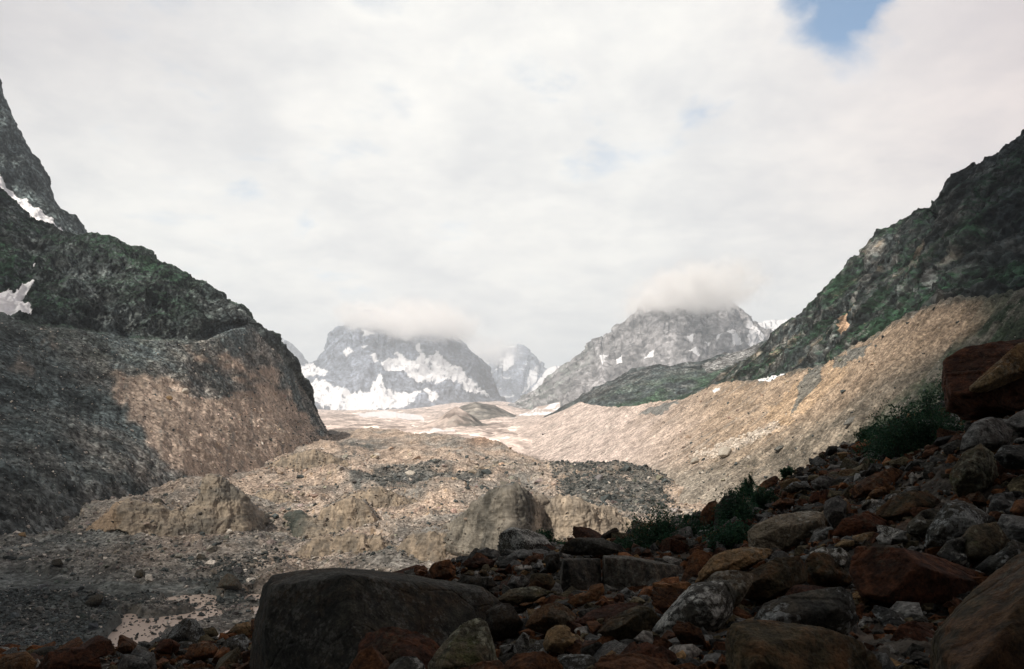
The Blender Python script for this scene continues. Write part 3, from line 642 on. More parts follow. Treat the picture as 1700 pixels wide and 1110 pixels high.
SIL = [(1960, 70, 700), (1820, 165, 760), (1700, 236, 820), (1690, 240, 825), (1672, 250, 835), (1650, 262, 845), (1630, 276, 860), (1610, 285, 870), (1592, 298, 880), (1580, 318, 900), (1566, 338, 910), (1558, 345, 1020), (1540, 351, 1040), (1510, 364, 1060), (1495, 376, 1070), (1470, 390, 1090), (1452, 402, 1100), (1440, 418, 1120),
       (1425, 432, 1140), (1415, 446, 1150), (1390, 464, 1180), (1370, 486, 1210), (1350, 500, 1240), (1332, 522, 1270), (1310, 540, 1310), (1290, 556, 1350), (1272, 576, 1400), (1250, 590, 1450), (1225, 602, 1520), (1190, 622, 1620), (1150, 645, 1750), (1110, 660, 1850), (1040, 680, 1950)]
ac = (1960, 1700, 1600, 1500, 1415, 1330, 1272, 1190, 1040)
ab = (1960, 1740, 1640, 1560, 1470, 1380, 1300, 1190, 1040)
BS = [(1960, 560, 360), (1740, 530, 450), (1640, 530, 480), (1560, 540, 540), (1470, 580, 640), (1380, 625, 790), (1300, 648, 930), (1190, 668, 1200), (1040, 700, 1700)]
def bl2(f, sag):
    c_ = sorted(SIL); b_ = sorted(BS); A = [x*(1-f)+y*f for x, y in zip(ab, ac)]; pts = []
    for x, y, a in zip(ab, ac, A):
        I = lambda q, z, k: np.interp(z, [p[0] for p in q], [p[k] for p in q])
        pts.append((a, I(b_, x, 1)*(1-f)+I(c_, y, 1)*f+sag*(I(b_, x, 1)-I(c_, y, 1))/200., I(b_, x, 2)*(1-f)+I(c_, y, 2)*f))
    return (tuple(A), pts)
SIL = [(p, y+(15 if p > 1570 else 9), Y) for p, y, Y in SIL]
rows = [(ab, BS), bl2(.33, 6), bl2(.66, 0), (ac, SIL), (ac, [(p, y+90, Y*1.3) for p, y, Y in SIL])]
LM = Loft(rows, 1.4, 1.3); P0 = LM.P.copy()
str_ = P0@np.array([[1, 0, -.45], [0, 1, 0], [.45, 0, .5]])
LM.disp((fbm(P0, 1/150., 6, .58, True, 16)*24+fbm(str_, 1/30., 6, .62, True, 3)*9-8)*np.where(LM.row > 3, .35, 1)*sstep(0, .3, LM.row)*sstep(8, 6.3, LM.col)); LM.normals()
n1 = fbm(P0, 1/120., 5, .6, off=53); n2 = fbm(P0, 1/22., 5, .62, off=55); n3 = fbm(str_, 1/24., 6, .65, off=57)
c = mixc(SLATE*.5, (.19, .19, .18), sstep(-.1, .5, n3+n1*.3)*(1-.6*sstep(1480, 1640, LM.px))+0*n1)
c = c*(1-.6*sstep(.5, .85, fbm(str_*np.array((1, 1, .6)), 1/26., 4, .55, True, 91)))[..., None]
c = mixc(c, (.32, .25, .18), sstep(.12, .5, fbm(P0, 1/60., 4, .6, off=61))*.55*sstep(1640, 1500, LM.px))
g = sstep(-.08, .22, fbm(str_*np.array((1, 1, .7)), 1/95., 4, .6, off=63)+LM.N[..., 2]*.5-.22+n2*.25)
c = mixc(c, GREEN*1.35, g*.92)
c = mixc(c, (.30, .21, .145), patches(LM, [[(1405, 560), (1412, 530), (1422, 512), (1434, 506), (1434, 518), (1424, 530), (1416, 560), (1408, 575)]], 5, .1))
c = mixc(c, (.16, .17, .17), patches(LM, [[(1590, 445), (1640, 425), (1655, 412), (1640, 435), (1600, 458)], [(1540, 470), (1556, 455), (1568, 470), (1560, 488), (1545, 490)], [(1530, 495), (1540, 485), (1536, 500)], [(1650, 520), (1668, 508), (1660, 535)]], 5, .08)*.6)
tag(LM.build('mountain', M_mid, rgba(c, np.ones(LM.px.shape))), 'steep green and grey right hand mountainside', 'mountain', kind='structure')

# ------------------------------------------------------------------ loose rubble on the valley (stuff)
def lowrock(rng, n=14):
    p = rng.normal(size=(n, 3)); p /= np.linalg.norm(p, axis=1)[:, None]; p *= rng.uniform(.75, 1.1, (n, 1))
    bm = bmesh.new()
    for q in p: bm.verts.new(q)
    r = bmesh.ops.convex_hull(bm, input=bm.verts)
    bmesh.ops.delete(bm, geom=[v for v in bm.verts if not v.link_faces], context='VERTS')
    bmesh.ops.triangulate(bm, faces=bm.faces)
    bm.verts.index_update()
    V = np.array([v.co[:] for v in bm.verts]); Fc = np.array([[v.index for v in f.verts] for f in bm.faces]); bm.free()
    return V, Fc
RNG = np.random.RandomState(21)
LOW = [lowrock(RNG) for _ in range(10)]
def rotm(rng, n):
    q = rng.normal(size=(n, 4)); q /= np.linalg.norm(q, axis=1)[:, None]
    a, b, c, d = q.T
    return np.stack([np.stack([a*a+b*b-c*c-d*d, 2*(b*c-a*d), 2*(b*d+a*c)], -1), np.stack([2*(b*c+a*d), a*a-b*b+c*c-d*d, 2*(c*d-a*b)], -1), np.stack([2*(b*d-a*c), 2*(c*d+a*b), a*a-b*b-c*c+d*d], -1)], 1)
def rubble(name, pos, size, col, mat, label, kind='stuff', rng=RNG):
    Vs, Fs, Cs = [], [], []; o = 0
    var = rng.randint(0, len(LOW), len(pos))
    for k, (V, Fc) in enumerate(LOW):
        s = var == k; n = s.sum()
        if not n: continue
        R = rotm(rng, n); sc3 = rng.uniform(.6, 1.25, (n, 1, 3))*size[s][:, None, None]
        W = np.einsum('nij,nvj->nvi', R, V[None]*sc3)*np.array((1, 1, .8))+pos[s][:, None]
        Vs.append(W.reshape(-1, 3)); Cs.append(np.repeat(col[s], len(V), 0))
        Fs.append((Fc[None]+(np.arange(n)*len(V))[:, None, None]+o).reshape(-1, 3)); o += n*len(V)
    ob = mesh_np(name, np.concatenate(Vs), np.concatenate(Fs), mat, np.concatenate(Cs), smooth=False)
    return tag(ob, label, 'rubble', kind=kind)
M_rub = terrain_mat('loose_stone', 1.2, 0.35, 0.6, 0.3)
def scatter(L, n, pmask, pxsize, lo, hi, power=2.2, maxm=5.0, rng=RNG):
    """random grid points of a terrain sheet, stones of pxsize range (photo px) capped in metres"""
    w_ = (pmask*np.ones(L.px.shape)).ravel().copy()
    w_[~((L.px.ravel() > -60) & (L.px.ravel() < 1760) & (L.py.ravel() < 1150))] = 0
    w_ /= w_.sum()
    idx = rng.choice(len(w_), n, p=w_)
    P = L.P.reshape(-1, 3)[idx]
    u = rng.uniform(0, 1, n)
    s = lo*(1-u*(1-(lo/hi)**(power)))**(-1/power)      # power law
    size = np.minimum(s*P[:, 1]/F*.5, maxm)
    c = L.c.reshape(-1, 3)[idx]
    c = c*rng.uniform(.65, 1.5, (n, 1))*(1+rng.normal(0, .04, (n, 3)))
    dark = rng.uniform(size=n) < .30; c[dark] = DARK*rng.uniform(.7, 1.4, (dark.sum(), 1))
    pale = rng.uniform(size=n) < .10; c[pale] = np.array((.5, .46, .41))*rng.uniform(.8, 1.1, (pale.sum(), 1))
    P = P+np.stack([rng.normal(0, 1, n)*P[:, 1]/F*.8, rng.normal(0, 1, n)*P[:, 1]/F, 0*size], -1)
    return P+np.array((0, 0, 1.))*(size*.2)[:, None], size, np.clip(c, .01, .7)
fl = sstep(730, 800, LF.py)*(LF.row < 9)*(1-np.clip(rb*2, 0, .8))*(1-.8*np.clip(sand*1.4, 0, 1))*(LF.py > 735)
rubble('rubble', *scatter(LF, 52000, fl, None, 2.2, 22, 2.3), M_rub, 'loose stones strewn over the glacier floor')
cl1 = np.clip(dk*0+1, 0, 1)
tal = sstep(3.1, 2.7, LL.row)*sstep(.1, .6, LL.row)
rubble('rubble', *scatter(LL, 16000, tal, None, 1.3, 9, 2.6), M_rub, 'scattered stones on the left debris slope')
rw = sstep(3.0, 2.8, LR.row)*(LR.px > 1080)*sstep(1050, 1350, LR.px)*(.3+sstep(2, .4, LR.row))
rubble('rubble', *scatter(LR, 15000, rw, None, 1.4, 11, 2.6, 3.5), M_rub, 'scattered stones on the right moraine slope')
for L in CL:
    P, S, Cc = scatter(L, int(L.nu*16), (sstep(2.9, 3.15, L.row)*(L.row < 4.6)*1.0+.22*(L.row < 1.25)*(L.row > .4)+.035*(L.row < 3)), None, 2.0, 11, 2.2, 1.8); Cc = mixc(GREY*.9, TAN*.8, RNG.uniform(0, 1, len(P)))*RNG.uniform(.4, 1.3, (len(P), 1))
    rubble('rubble', P, S, Cc, M_rub, 'stones lying along the rim of an ice bank')
wm = ((river > .5) | (rb > .02))*(LF.py > 960)*1.0
P, S, Cc = scatter(LF, 420, wm, None, 3.0, 18, 2.0, 2.2); P[:, 2] = wz-.15+S*.15; Cc = mixc(DARK*.7, GREY*.8, RNG.uniform(0, 1, 420)**2)
rubble('rubble', P, S, Cc, M_rub, 'dark wet stones standing in the meltwater')
# pale block line and dark ridge
pw = patches(LR, [[(1150, 766), (1180, 748), (1215, 735), (1250, 724), (1295, 704), (1300, 716), (1250, 745), (1190, 768)]], 6)
P, S, Cc = scatter(LR, 700, pw, None, 2.5, 14, 2.0, 4); Cc = np.array((.60, .54, .47))*RNG.uniform(.75, 1.1, (700, 1))
rubble('rubble', P, S, Cc, M_rub, 'band of pale blocks along the foot of the moraine')
dw = np.clip(blur(patches(LF, [[(915, 800), (960, 780), (1010, 772), (1080, 778), (1112, 800), (1120, 840), (1060, 862), (1010, 856), (930, 836)]], 8), 2), 0, 1)
P, S, Cc = scatter(LF, 5200, dw, None, 2.5, 15, 2.2, 3); Cc = mixc(DARK*.9, GREY*.9, RNG.uniform(0, 1, 5200)**3)
rubble('rubble', P, S, Cc, M_rub, 'dark blocks heaped on the ridge behind the cracked ice cliff')
dw = np.clip(patches(LF, [[(600, 800), (640, 778), (690, 780), (720, 770), (760, 790), (820, 795), (790, 806), (690, 812), (640, 815)], [(-60, 1000), (90, 990), (260, 985), (270, 1008), (180, 1018), (170, 1060), (-60, 1110)], [(335, 962), (420, 945), (430, 1000), (345, 1004)], [(320, 930), (480, 925), (470, 950), (340, 955)]], 14), 0, 1)
P, S, Cc = scatter(LF, 7000, dw, None, 2.5, 16, 2.2, 3.2); Cc = mixc(DARK*.8, GREY*.7, RNG.uniform(0, 1, 7000)**2.5)
rubble('rubble', P, S, Cc, M_rub, 'dark stones in heaps around the stream and on the glacier')
#@@PART2

# ------------------------------------------------------------------ foreground boulders
def rock_mat(name, base, base2, rust, rust_amt, lichen, lichen_amt, bump=1.0, streak=0.0, moss=0.0, dark=1.0):
    m, t, b = principled(name)
    tcn = t.new('ShaderNodeTexCoord').outputs['Object']
    oi = t.new('ShaderNodeObjectInfo').outputs['Random']
    offv = t.new('ShaderNodeCombineXYZ'); t.l.new(t.math('MULTIPLY', oi, 57.0), offv.inputs[0]); t.l.new(t.math('MULTIPLY', oi, 131.0), offv.inputs[1])
    p = t.vmath('ADD', tcn, offv.outputs[0]).outputs[0]
    n1 = t.noise(p, 1.7, 6, .62, .6).outputs[0]; n2 = t.noise(p, 7.5, 7, .68).outputs[0]; n3 = t.noise(p, 0.9, 4, .55, 1.0).outputs[0]
    col = t.mix(t.maprange(n1, .35, .65), base, base2)
    col = t.mix(t.math('MULTIPLY', t.maprange(t.math('ADD', n3, t.math('MULTIPLY', t.math('SUBTRACT', n2, .5), .5)), .42, .62), rust_amt), col, rust)
    if streak:
        mp = t.new('ShaderNodeMapping'); t.l.new(p, mp.inputs[0]); mp.inputs['Scale'].default_value = (4.5, 4.5, .35)
        s = t.noise(mp.outputs[0], 1.6, 6, .6, .3).outputs[0]
        col = t.mix(t.math('MULTIPLY', t.maprange(s, .50, .68), streak), col, (.16, .135, .10))
        col = t.mix(t.math('MULTIPLY', t.maprange(s, .46, .34), streak), col, (.02, .022, .022))
    if moss:
        col = t.mix(t.math('MULTIPLY', t.maprange(t.noise(p, 2.6, 6, .7).outputs[0], .52, .66), moss), col, (.075, .085, .03))
    # lichen: crusty spots in patches
    sp = t.noise(p, 13.0, 8, .78, .2).outputs[0]
    pa = t.noise(p, 1.5, 4, .6).outputs[0]
    vv = t.voro(p, 16.0).outputs['Distance']
    lm = t.math('ADD', t.math('ADD', sp, t.math('MULTIPLY', t.math('SUBTRACT', pa, .5), 1.1)), t.math('MULTIPLY', t.math('SUBTRACT', .35, vv), .25))
    lmask = t.math('MULTIPLY', t.maprange(lm, .56-.12*lichen_amt, .64-.10*lichen_amt), min(1, .35+lichen_amt*.65))
    col = t.mix(lmask, col, lichen)
    n4 = t.noise(p, 36.0, 5, .7).outputs[0]
    g = t.math('MULTIPLY', t.maprange(n2, .3, .7, .42, 1.6), t.maprange(n4, .32, .68, .62, 1.38))
    hv = t.math('ADD', .8, t.math('MULTIPLY', oi, .4))
    cc = t.new('ShaderNodeCombineColor'); gg = t.math('MULTIPLY', t.math('MULTIPLY', g, hv), dark)
    [t.l.new(gg, cc.inputs[k]) for k in range(3)]
    t.l.new(t.mix(1.0, col, cc.outputs[0], 'MULTIPLY'), b.inputs['Base Color'])
    b.inputs['Roughness'].default_value = .88; b.inputs['Specular IOR Level'].default_value = .2
    mu = t.new('ShaderNodeTexMusgrave') if hasattr(bpy.types, 'ShaderNodeTexMusgrave') else None
    cr = t.voro(p, 1.1, 'DISTANCE_TO_EDGE').outputs['Distance']
    crk = t.maprange(cr, 0.0, .03, -.35, 0)
    h = t.math('ADD', t.math('ADD', t.math('ADD', t.math('MULTIPLY', n2, 1.1), t.math('MULTIPLY', n4, .3)), t.math('MULTIPLY', n1, .8)), t.math('ADD', t.math('MULTIPLY', lmask, .12), crk))
    bp = t.new('ShaderNodeBump'); bp.inputs['Distance'].default_value = .10*bump; bp.inputs['Strength'].default_value = 1.0
    t.l.new(h, bp.inputs['Height']); t.l.new(bp.outputs[0], b.inputs['Normal'])
    return m
RM = {
 'slate': rock_mat('dark_slate', (.026, .027, .023), (.056, .054, .042), (.060, .034, .016), .5, (.13, .13, .115), .30, 1.4),
 'olive': rock_mat('olive_stone', (.060, .050, .028), (.085, .068, .036), (.12, .045, .016), .5, (.15, .15, .12), .08),
 'rust': rock_mat('rusty_stone', (.11, .048, .022), (.070, .035, .018), (.17, .070, .026), .6, (.16, .14, .10), .05),
 'dkrust': rock_mat('dark_red_stone', (.070, .026, .013), (.045, .020, .011), (.10, .036, .014), .5, (.10, .09, .06), .03),
 'orange': rock_mat('orange_stone', (.21, .105, .045), (.14, .068, .030), (.26, .12, .045), .5, (.22, .19, .13), .1),
 'tan': rock_mat('ochre_stone', (.27, .19, .10), (.17, .115, .058), (.24, .12, .045), .5, (.30, .27, .2), .25),
 'tanlich': rock_mat('ochre_lichen_stone', (.15, .125, .085), (.24, .20, .14), (.11, .07, .04), .35, (.38, .36, .30), .6),
 'lichen': rock_mat('speckled_stone', (.060, .062, .060), (.11, .105, .085), (.12, .10, .055), .35, (.48, .48, .44), 1.0),
 'dlichen': rock_mat('dark_speckled_stone', (.045, .048, .046), (.07, .068, .055), (.07, .05, .028), .35, (.34, .36, .35), .62),
 'grey': rock_mat('grey_stone', (.10, .105, .10), (.15, .15, .14), (.12, .075, .045), .25, (.28, .28, .26), .35),
 'streak': rock_mat('streaked_stone', (.075, .072, .062), (.10, .092, .075), (.08, .05, .03), .3, (.2, .2, .17), .25, streak=.9),
 'moss': rock_mat('mossy_stone', (.075, .072, .05), (.11, .10, .07), (.15, .08, .03), .35, (.30, .30, .22), .45, moss=.8),
 'pale': rock_mat('pale_stone', (.44, .41, .36), (.36, .33, .28), (.2, .15, .1), .3, (.5, .49, .45), .5),
}
def ico(sub):
    bm = bmesh.new(); bmesh.ops.create_icosphere(bm, subdivisions=sub, radius=1.0)
    V = np.array([v.co[:] for v in bm.verts]); Fc = np.array([[v.index for v in f.verts] for f in bm.faces]); bm.free(); return V, Fc
ICO = {k: ico(k) for k in (4, 5, 6)}
def hull_planes(pts, c):
    bm = bmesh.new()
    for q in pts: bm.verts.new(q)
    bmesh.ops.convex_hull(bm, input=bm.verts)
    bm.normal_update(); pl = []
    for f in bm.faces:
        n = np.array(f.normal[:]); d = float(np.dot(n, np.array(f.verts[0].co[:])-c))
        if d < 0: n, d = -n, -d
        if d < 1e-5 or f.calc_area() < 1e-9: continue
        if any(np.dot(n, m_) > .9995 and abs(d-e_) < 1e-3 for m_, e_ in pl): continue
        pl.append((n, d))
    bm.free(); return pl
def planes_to_mesh(pl, sub, ext, sharp=26, seed=0, rough=.035, strata=None, chip=14):
    D0, Fc = ICO[sub]
    d = D0*ext; d = d/np.linalg.norm(d, axis=1)[:, None]
    rc = np.random.RandomState(seed+3000)
    rr0 = 1/np.max([np.maximum(d@n, 0)/dd for n, dd in pl], axis=0); V0 = d*rr0[:, None]
    chips = []
    for k in range(chip):
        n = rc.normal(size=3)/ext; n /= np.linalg.norm(n); chips.append((n, float((V0@n).max())*rc.uniform(.78, .95)))
    pl = list(pl)+chips
    s = np.zeros(len(d))
    for n, dd in pl:
        k = np.maximum(d@n, 0)/dd
        s += k**sharp
    r = s**(-1/sharp)
    V = d*r[:, None]
    size = float(np.mean(ext))
    # facets chipped out, then rough grain
    sh = V/size+seed*17.3
    nd = fbm(sh, 1.1, 3, .5, True)*rough*.7+fbm(sh, 3.2, 4, .6, True, 5)*rough*.9+fbm(sh, 10., 4, .65, True, 3)*rough*.6
    nd = nd-rough*1.1*sstep(.55, .8, fbm(sh*(1, 1, 2.2), 1.7, 2, .5, True, 77))
    if strata is not None:
        q = V@np.array(strata); nd = nd+rough*.9*fbm(np.stack([q*7/size, q*0+seed, fbm(sh, 1.2, 2)*1.0], -1), 1.0, 3, .6, True)
    V = V*(1+nd)[:, None]
    return V, Fc
TR = []        # (name-less) records: centre, radius, label
KINDW = {'slate': 'dark slate', 'olive': 'olive brown', 'rust': 'rust red', 'dkrust': 'dark red', 'orange': 'orange', 'tan': 'ochre', 'tanlich': 'ochre lichened', 'lichen': 'white speckled', 'dlichen': 'dark speckled', 'grey': 'grey', 'streak': 'streaked grey', 'moss': 'mossy', 'pale': 'pale'}
GRND = []
def traced(outline, Y, kind, label, ridge=(), depth=None, flat=.6, up=.18, strata=None, rough=.023, sharp=350, chip=None, bury=True, seed=None):
    o2 = np.array(outline, float)
    cx, cy = o2.mean(0); wpx, hpx_ = np.ptp(o2[:, 0]), np.ptp(o2[:, 1])
    sd = seed if seed is not None else len(TR)+1; rg = np.random.RandomState(sd*7+1)
    wm, hm = wpx*Y/F, hpx_*Y/F
    dp = depth if depth else .95*math.sqrt(wm*hm)
    pts = [at(x, y, Y+rg.uniform(-.06, .06)*dp) for x, y in o2]
    # front ring: pulled towards the viewer, dropped so that the upper facets face the sky
    for x, y in o2[rg.permutation(len(o2))[:max(4, int(len(o2)*.6))]]:
        fx = cx+(x-cx)*flat; fy = cy+(y-cy)*flat+hpx_*up*(1 if y < cy else .35)
        fy = min(fy, o2[:, 1].max())
        pts.append(at(fx, fy, Y-.45*dp*rg.uniform(.45, 1.1)))
    for x, y, f in ridge: pts.append(at(x, y, Y-f*dp))
    for x, y in o2:
        pts.append(at(cx+(x-cx)*.82, cy+(y-cy)*.75, Y+dp*.5*rg.uniform(.8, 1.1)))
    pts = np.array(pts); c = (pts.max(0)+pts.min(0))/2*.5+pts.mean(0)*.5
    ext = np.ptp(pts, axis=0)/2
    big = max(wpx, hpx_)
    V, Fc = planes_to_mesh(hull_planes(pts, c), 6 if big > 90 else (5 if big > 34 else 4), ext, sharp, sd, rough, strata, chip if chip is not None else 8)
    ob = mesh_np('boulder', V, Fc, RM[kind]); ob.location = c
    tag(ob, label, 'boulder', 'boulders of the foreground rock field')
    TR.append((c, max(ext), label, kind, ob)); GRND.append(((cx), min(o2[:, 1].max(), 1210)+hpx_*.02, Y))
    return ob

T_ = traced
T_([(417, 1080), (424, 1025), (440, 968), (455, 954), (505, 946), (560, 943), (640, 948), (705, 958), (800, 974), (832, 1000), (850, 1040), (860, 1110), (845, 1200), (425, 1200), (416, 1120)], 11.5, 'slate', 'huge dark flat topped block, the largest stone at the lower left of the rock field', ridge=((452, 975, .38), (440, 1150, .5), (572, 955, .52), (606, 1180, .9), (470, 990, .42), (835, 1040, .12), (800, 985, .1)), depth=3.2, flat=.9, up=.02, rough=.010, sharp=400, chip=1)
T_([(1546, 1075), (1553, 1050), (1611, 990), (1656, 945), (1700, 917), (1800, 860), (1980, 900), (2020, 1180), (1800, 1300), (1560, 1300)], 4.6, 'olive', 'massive brown boulder cut off by the lower right corner', ridge=((1570, 1080, .3), (1720, 1000, .4)), depth=1.9, flat=.75, rough=.022)
T_([(1410, 945), (1418, 906), (1437, 901), (1500, 905), (1560, 926), (1643, 957), (1610, 1000), (1572, 1030), (1500, 1012), (1432, 992)], 7.6, 'dkrust', 'long dark red slab tilted down to the right over a black gap', depth=1.0, flat=.86, up=.05, rough=.02, strata=(.35, 0, 1.0))
T_([(1206, 1090), (1208, 1050), (1218, 1033), (1270, 1029), (1370, 1043), (1428, 1065), (1462, 1100), (1480, 1200), (1210, 1210)], 4.9, 'olive', 'smooth dark olive boulder at the bottom edge left of the corner boulder', flat=.7, rough=.02)
T_([(1076, 1058), (1098, 1022), (1123, 990), (1146, 967), (1172, 961), (1205, 962), (1222, 985), (1215, 1020), (1190, 1050), (1150, 1078), (1110, 1072)], 7.0, 'lichen', 'big white crusted boulder leaning to the right like a fin', ridge=((1125, 1020, .45), (1165, 1000, .5)), flat=.55)
T_([(1170, 962), (1190, 948), (1230, 944), (1252, 950), (1250, 965), (1228, 990), (1222, 1015), (1195, 1010)], 7.5, 'tanlich', 'ochre lichened block behind the white crusted fin boulder')
T_([(1228, 975), (1243, 950), (1288, 926), (1335, 922), (1343, 942), (1340, 966), (1308, 985), (1268, 1001), (1236, 992)], 8.0, 'olive', 'olive brown round block right of the white crusted fin boulder')
T_([(1338, 930), (1350, 916), (1374, 919), (1395, 943), (1417, 962), (1400, 976), (1352, 981), (1340, 965)], 8.3, 'olive', 'smaller olive block with a pale crease wedged left of the dark red slab')
T_([(1156, 967), (1163, 948), (1185, 920), (1238, 906), (1276, 905), (1285, 916), (1262, 930), (1240, 944), (1198, 952), (1170, 964)], 10.0, 'tan', 'rounded ochre boulder with a soft sloping top', rough=.045)
T_([(1268, 928), (1272, 908), (1285, 902), (1300, 908), (1298, 922)], 10.3, 'rust', 'small rust stone against the right end of the ochre boulder')
T_([(1238, 908), (1241, 882), (1256, 870), (1290, 855), (1350, 846), (1366, 852), (1374, 875), (1365, 902), (1300, 916), (1252, 914)], 12.0, 'tanlich', 'long pale ochre boulder with a lichened top beside the dark shrubs', flat=.85, up=.1, ridge=((1250, 893, .35),))
T_([(1340, 905), (1352, 880), (1385, 872), (1400, 885), (1385, 905)], 11.3, 'grey', 'grey stone leaning on the right end of the long pale ochre boulder')
T_([(1245, 1032), (1268, 1002), (1300, 990), (1350, 980), (1395, 974), (1412, 984), (1424, 1030), (1400, 1062), (1300, 1066), (1250, 1050)], 6.1, 'dlichen', 'broad dark boulder dusted with pale lichen under the olive blocks', flat=.7)
T_([(1129, 968), (1146, 922), (1157, 911), (1180, 918), (1186, 930), (1165, 950), (1155, 975), (1135, 978)], 11.2, 'rust', 'rust red triangular stone standing left of the ochre boulder')
T_([(1083, 968), (1098, 964), (1150, 966), (1146, 978), (1112, 992), (1090, 996)], 9.2, 'orange', 'flat orange slab tucked left of the white crusted fin boulder', up=.05)
T_([(927, 1000), (930, 955), (934, 925), (942, 918), (975, 919), (996, 922), (998, 960), (998, 1004), (960, 1012), (932, 1008)], 13.0, 'streak', 'upright streaked grey slab, left half of the cracked pair', flat=.92, up=.02, rough=.012, sharp=400, chip=1, depth=1.2)
T_([(1001, 1004), (1001, 960), (1001, 921), (1040, 922), (1085, 930), (1136, 940), (1134, 978), (1100, 1004), (1040, 1012)], 13.0, 'streak', 'upright streaked grey slab, right half of the cracked pair', flat=.92, up=.02, rough=.012, sharp=400, chip=1, depth=1.2)
T_([(930, 916), (940, 899), (962, 890), (1000, 893), (1030, 905), (1043, 919), (1000, 922), (940, 922)], 15.0, 'slate', 'dark humped boulder lying on top of the streaked slabs')
T_([(905, 940), (903, 925), (915, 918), (930, 919), (932, 945), (920, 952), (908, 948)], 14.0, 'slate', 'dark upright stone left of the streaked slabs')
T_([(996, 892), (1008, 880), (1024, 874), (1028, 882), (1014, 894), (999, 898)], 19.0, 'slate', 'small dark slab tilted up against the pale ice cliff')
T_([(936, 1003), (950, 990), (982, 971), (1000, 967), (1004, 980), (992, 997), (958, 1008)], 9.6, 'orange', 'bright orange wedge stone in front of the streaked slabs', strata=(.6, 0, 1), flat=.6)
T_([(872, 1040), (880, 1020), (900, 1005), (925, 999), (945, 1008), (958, 1022), (945, 1046), (905, 1054)], 8.7, 'olive', 'dark brown block left of the orange wedge stone')
T_([(950, 1040), (958, 1020), (1000, 1004), (1050, 1000), (1082, 1008), (1072, 1032), (1020, 1050), (965, 1054)], 9.0, 'dkrust', 'dark red slab under the streaked slabs')
T_([(902, 1068), (908, 1048), (922, 1038), (938, 1036), (958, 1052), (978, 1068), (966, 1086), (930, 1090), (905, 1084)], 7.5, 'tan', 'small pyramid shaped ochre and grey stone below the dark brown block')
T_([(830, 1074), (838, 1056), (860, 1046), (876, 1052), (880, 1075), (858, 1088), (836, 1086)], 7.6, 'lichen', 'white speckled lump left of the small pyramid stone')
T_([(874, 1056), (884, 1047), (896, 1052), (903, 1068), (894, 1082), (880, 1080)], 7.4, 'lichen', 'narrow white speckled stone touching the small pyramid stone')
T_([(712, 1100), (722, 1075), (750, 1050), (770, 1034), (796, 1024), (808, 1034), (816, 1062), (828, 1100), (825, 1190), (712, 1190)], 7.8, 'moss', 'dark mossy boulder with a small orange tip in front of the huge block')
T_([(596, 1062), (606, 1048), (650, 1041), (700, 1051), (722, 1066), (742, 1090), (745, 1190), (590, 1190)], 8.6, 'dkrust', 'broad rust and grey stone against the face of the huge block')
T_([(574, 1118), (598, 1078), (618, 1070), (644, 1092), (654, 1116), (654, 1190), (570, 1190)], 8.0, 'rust', 'rust red pointed stone at the bottom edge by the huge block')
T_([(645, 1098), (662, 1089), (690, 1090), (706, 1104), (710, 1180), (645, 1180)], 6.8, 'lichen', 'white speckled stone at the bottom edge, left of the mossy boulder')
T_([(760, 1112), (800, 1098), (830, 1096), (850, 1106), (850, 1180), (755, 1180)], 6.6, 'rust', 'rust red slab at the bottom edge under the mossy boulder')
T_([(838, 1100), (858, 1086), (900, 1081), (926, 1094), (936, 1112), (936, 1180), (832, 1180)], 6.2, 'rust', 'wide rust brown slab at the bottom edge under the pyramid stone')
T_([(925, 1100), (940, 1084), (965, 1082), (990, 1092), (992, 1112), (980, 1150), (930, 1150)], 6.4, 'dlichen', 'dark speckled stone at the bottom edge between two rust slabs')
T_([(984, 1112), (998, 1086), (1058, 1085), (1100, 1095), (1128, 1110), (1130, 1180), (980, 1180)], 5.3, 'rust', 'long brick red slab at the very bottom below the fin boulder')
T_([(1024, 1092), (1045, 1068), (1080, 1056), (1105, 1068), (1128, 1094), (1100, 1112), (1040, 1112)], 5.9, 'dkrust', 'dark red rounded stone just above the brick red slab')
T_([(994, 1048), (1006, 1030), (1035, 1014), (1058, 1004), (1086, 1010), (1098, 1026), (1080, 1050), (1048, 1074), (1012, 1068)], 7.1, 'olive', 'brown slanting boulder left of the fin boulder')
T_([(1018, 1052), (1036, 1040), (1060, 1034), (1058, 1046), (1036, 1060), (1022, 1062)], 6.2, 'orange', 'orange edged flake resting on the brown slanting boulder', up=.05)
T_([(975, 1080), (982, 1068), (1000, 1064), (1012, 1074), (1006, 1092), (984, 1094)], 6.7, 'grey', 'grey chip left of the dark red rounded stone')
T_([(1128, 1088), (1140, 1074), (1158, 1067), (1167, 1080), (1148, 1098), (1132, 1100)], 5.6, 'tan', 'small ochre stone under the fin boulder')
T_([(1143, 1112), (1162, 1098), (1196, 1096), (1218, 1112), (1218, 1170), (1140, 1170)], 4.9, 'rust', 'rust red stone at the bottom edge left of the smooth olive boulder')
T_([(1120, 1112), (1126, 1098), (1142, 1100), (1150, 1116), (1140, 1150), (1120, 1150)], 5.2, 'lichen', 'small white speckled stone at the bottom edge')
T_([(1165, 1095), (1172, 1070), (1195, 1062), (1210, 1075), (1210, 1096), (1185, 1100)], 5.6, 'dlichen', 'dark speckled stone left of the smooth olive boulder')
T_([(1210, 1028), (1222, 1016), (1240, 1018), (1242, 1030), (1220, 1036)], 6.5, 'tan', 'small yellow stone between the fin boulder and the lichen dusted boulder')
T_([(1186, 1052), (1205, 1028), (1222, 1022), (1228, 1040), (1205, 1062)], 6.4, 'olive', 'brown stone in the gap below the fin boulder')
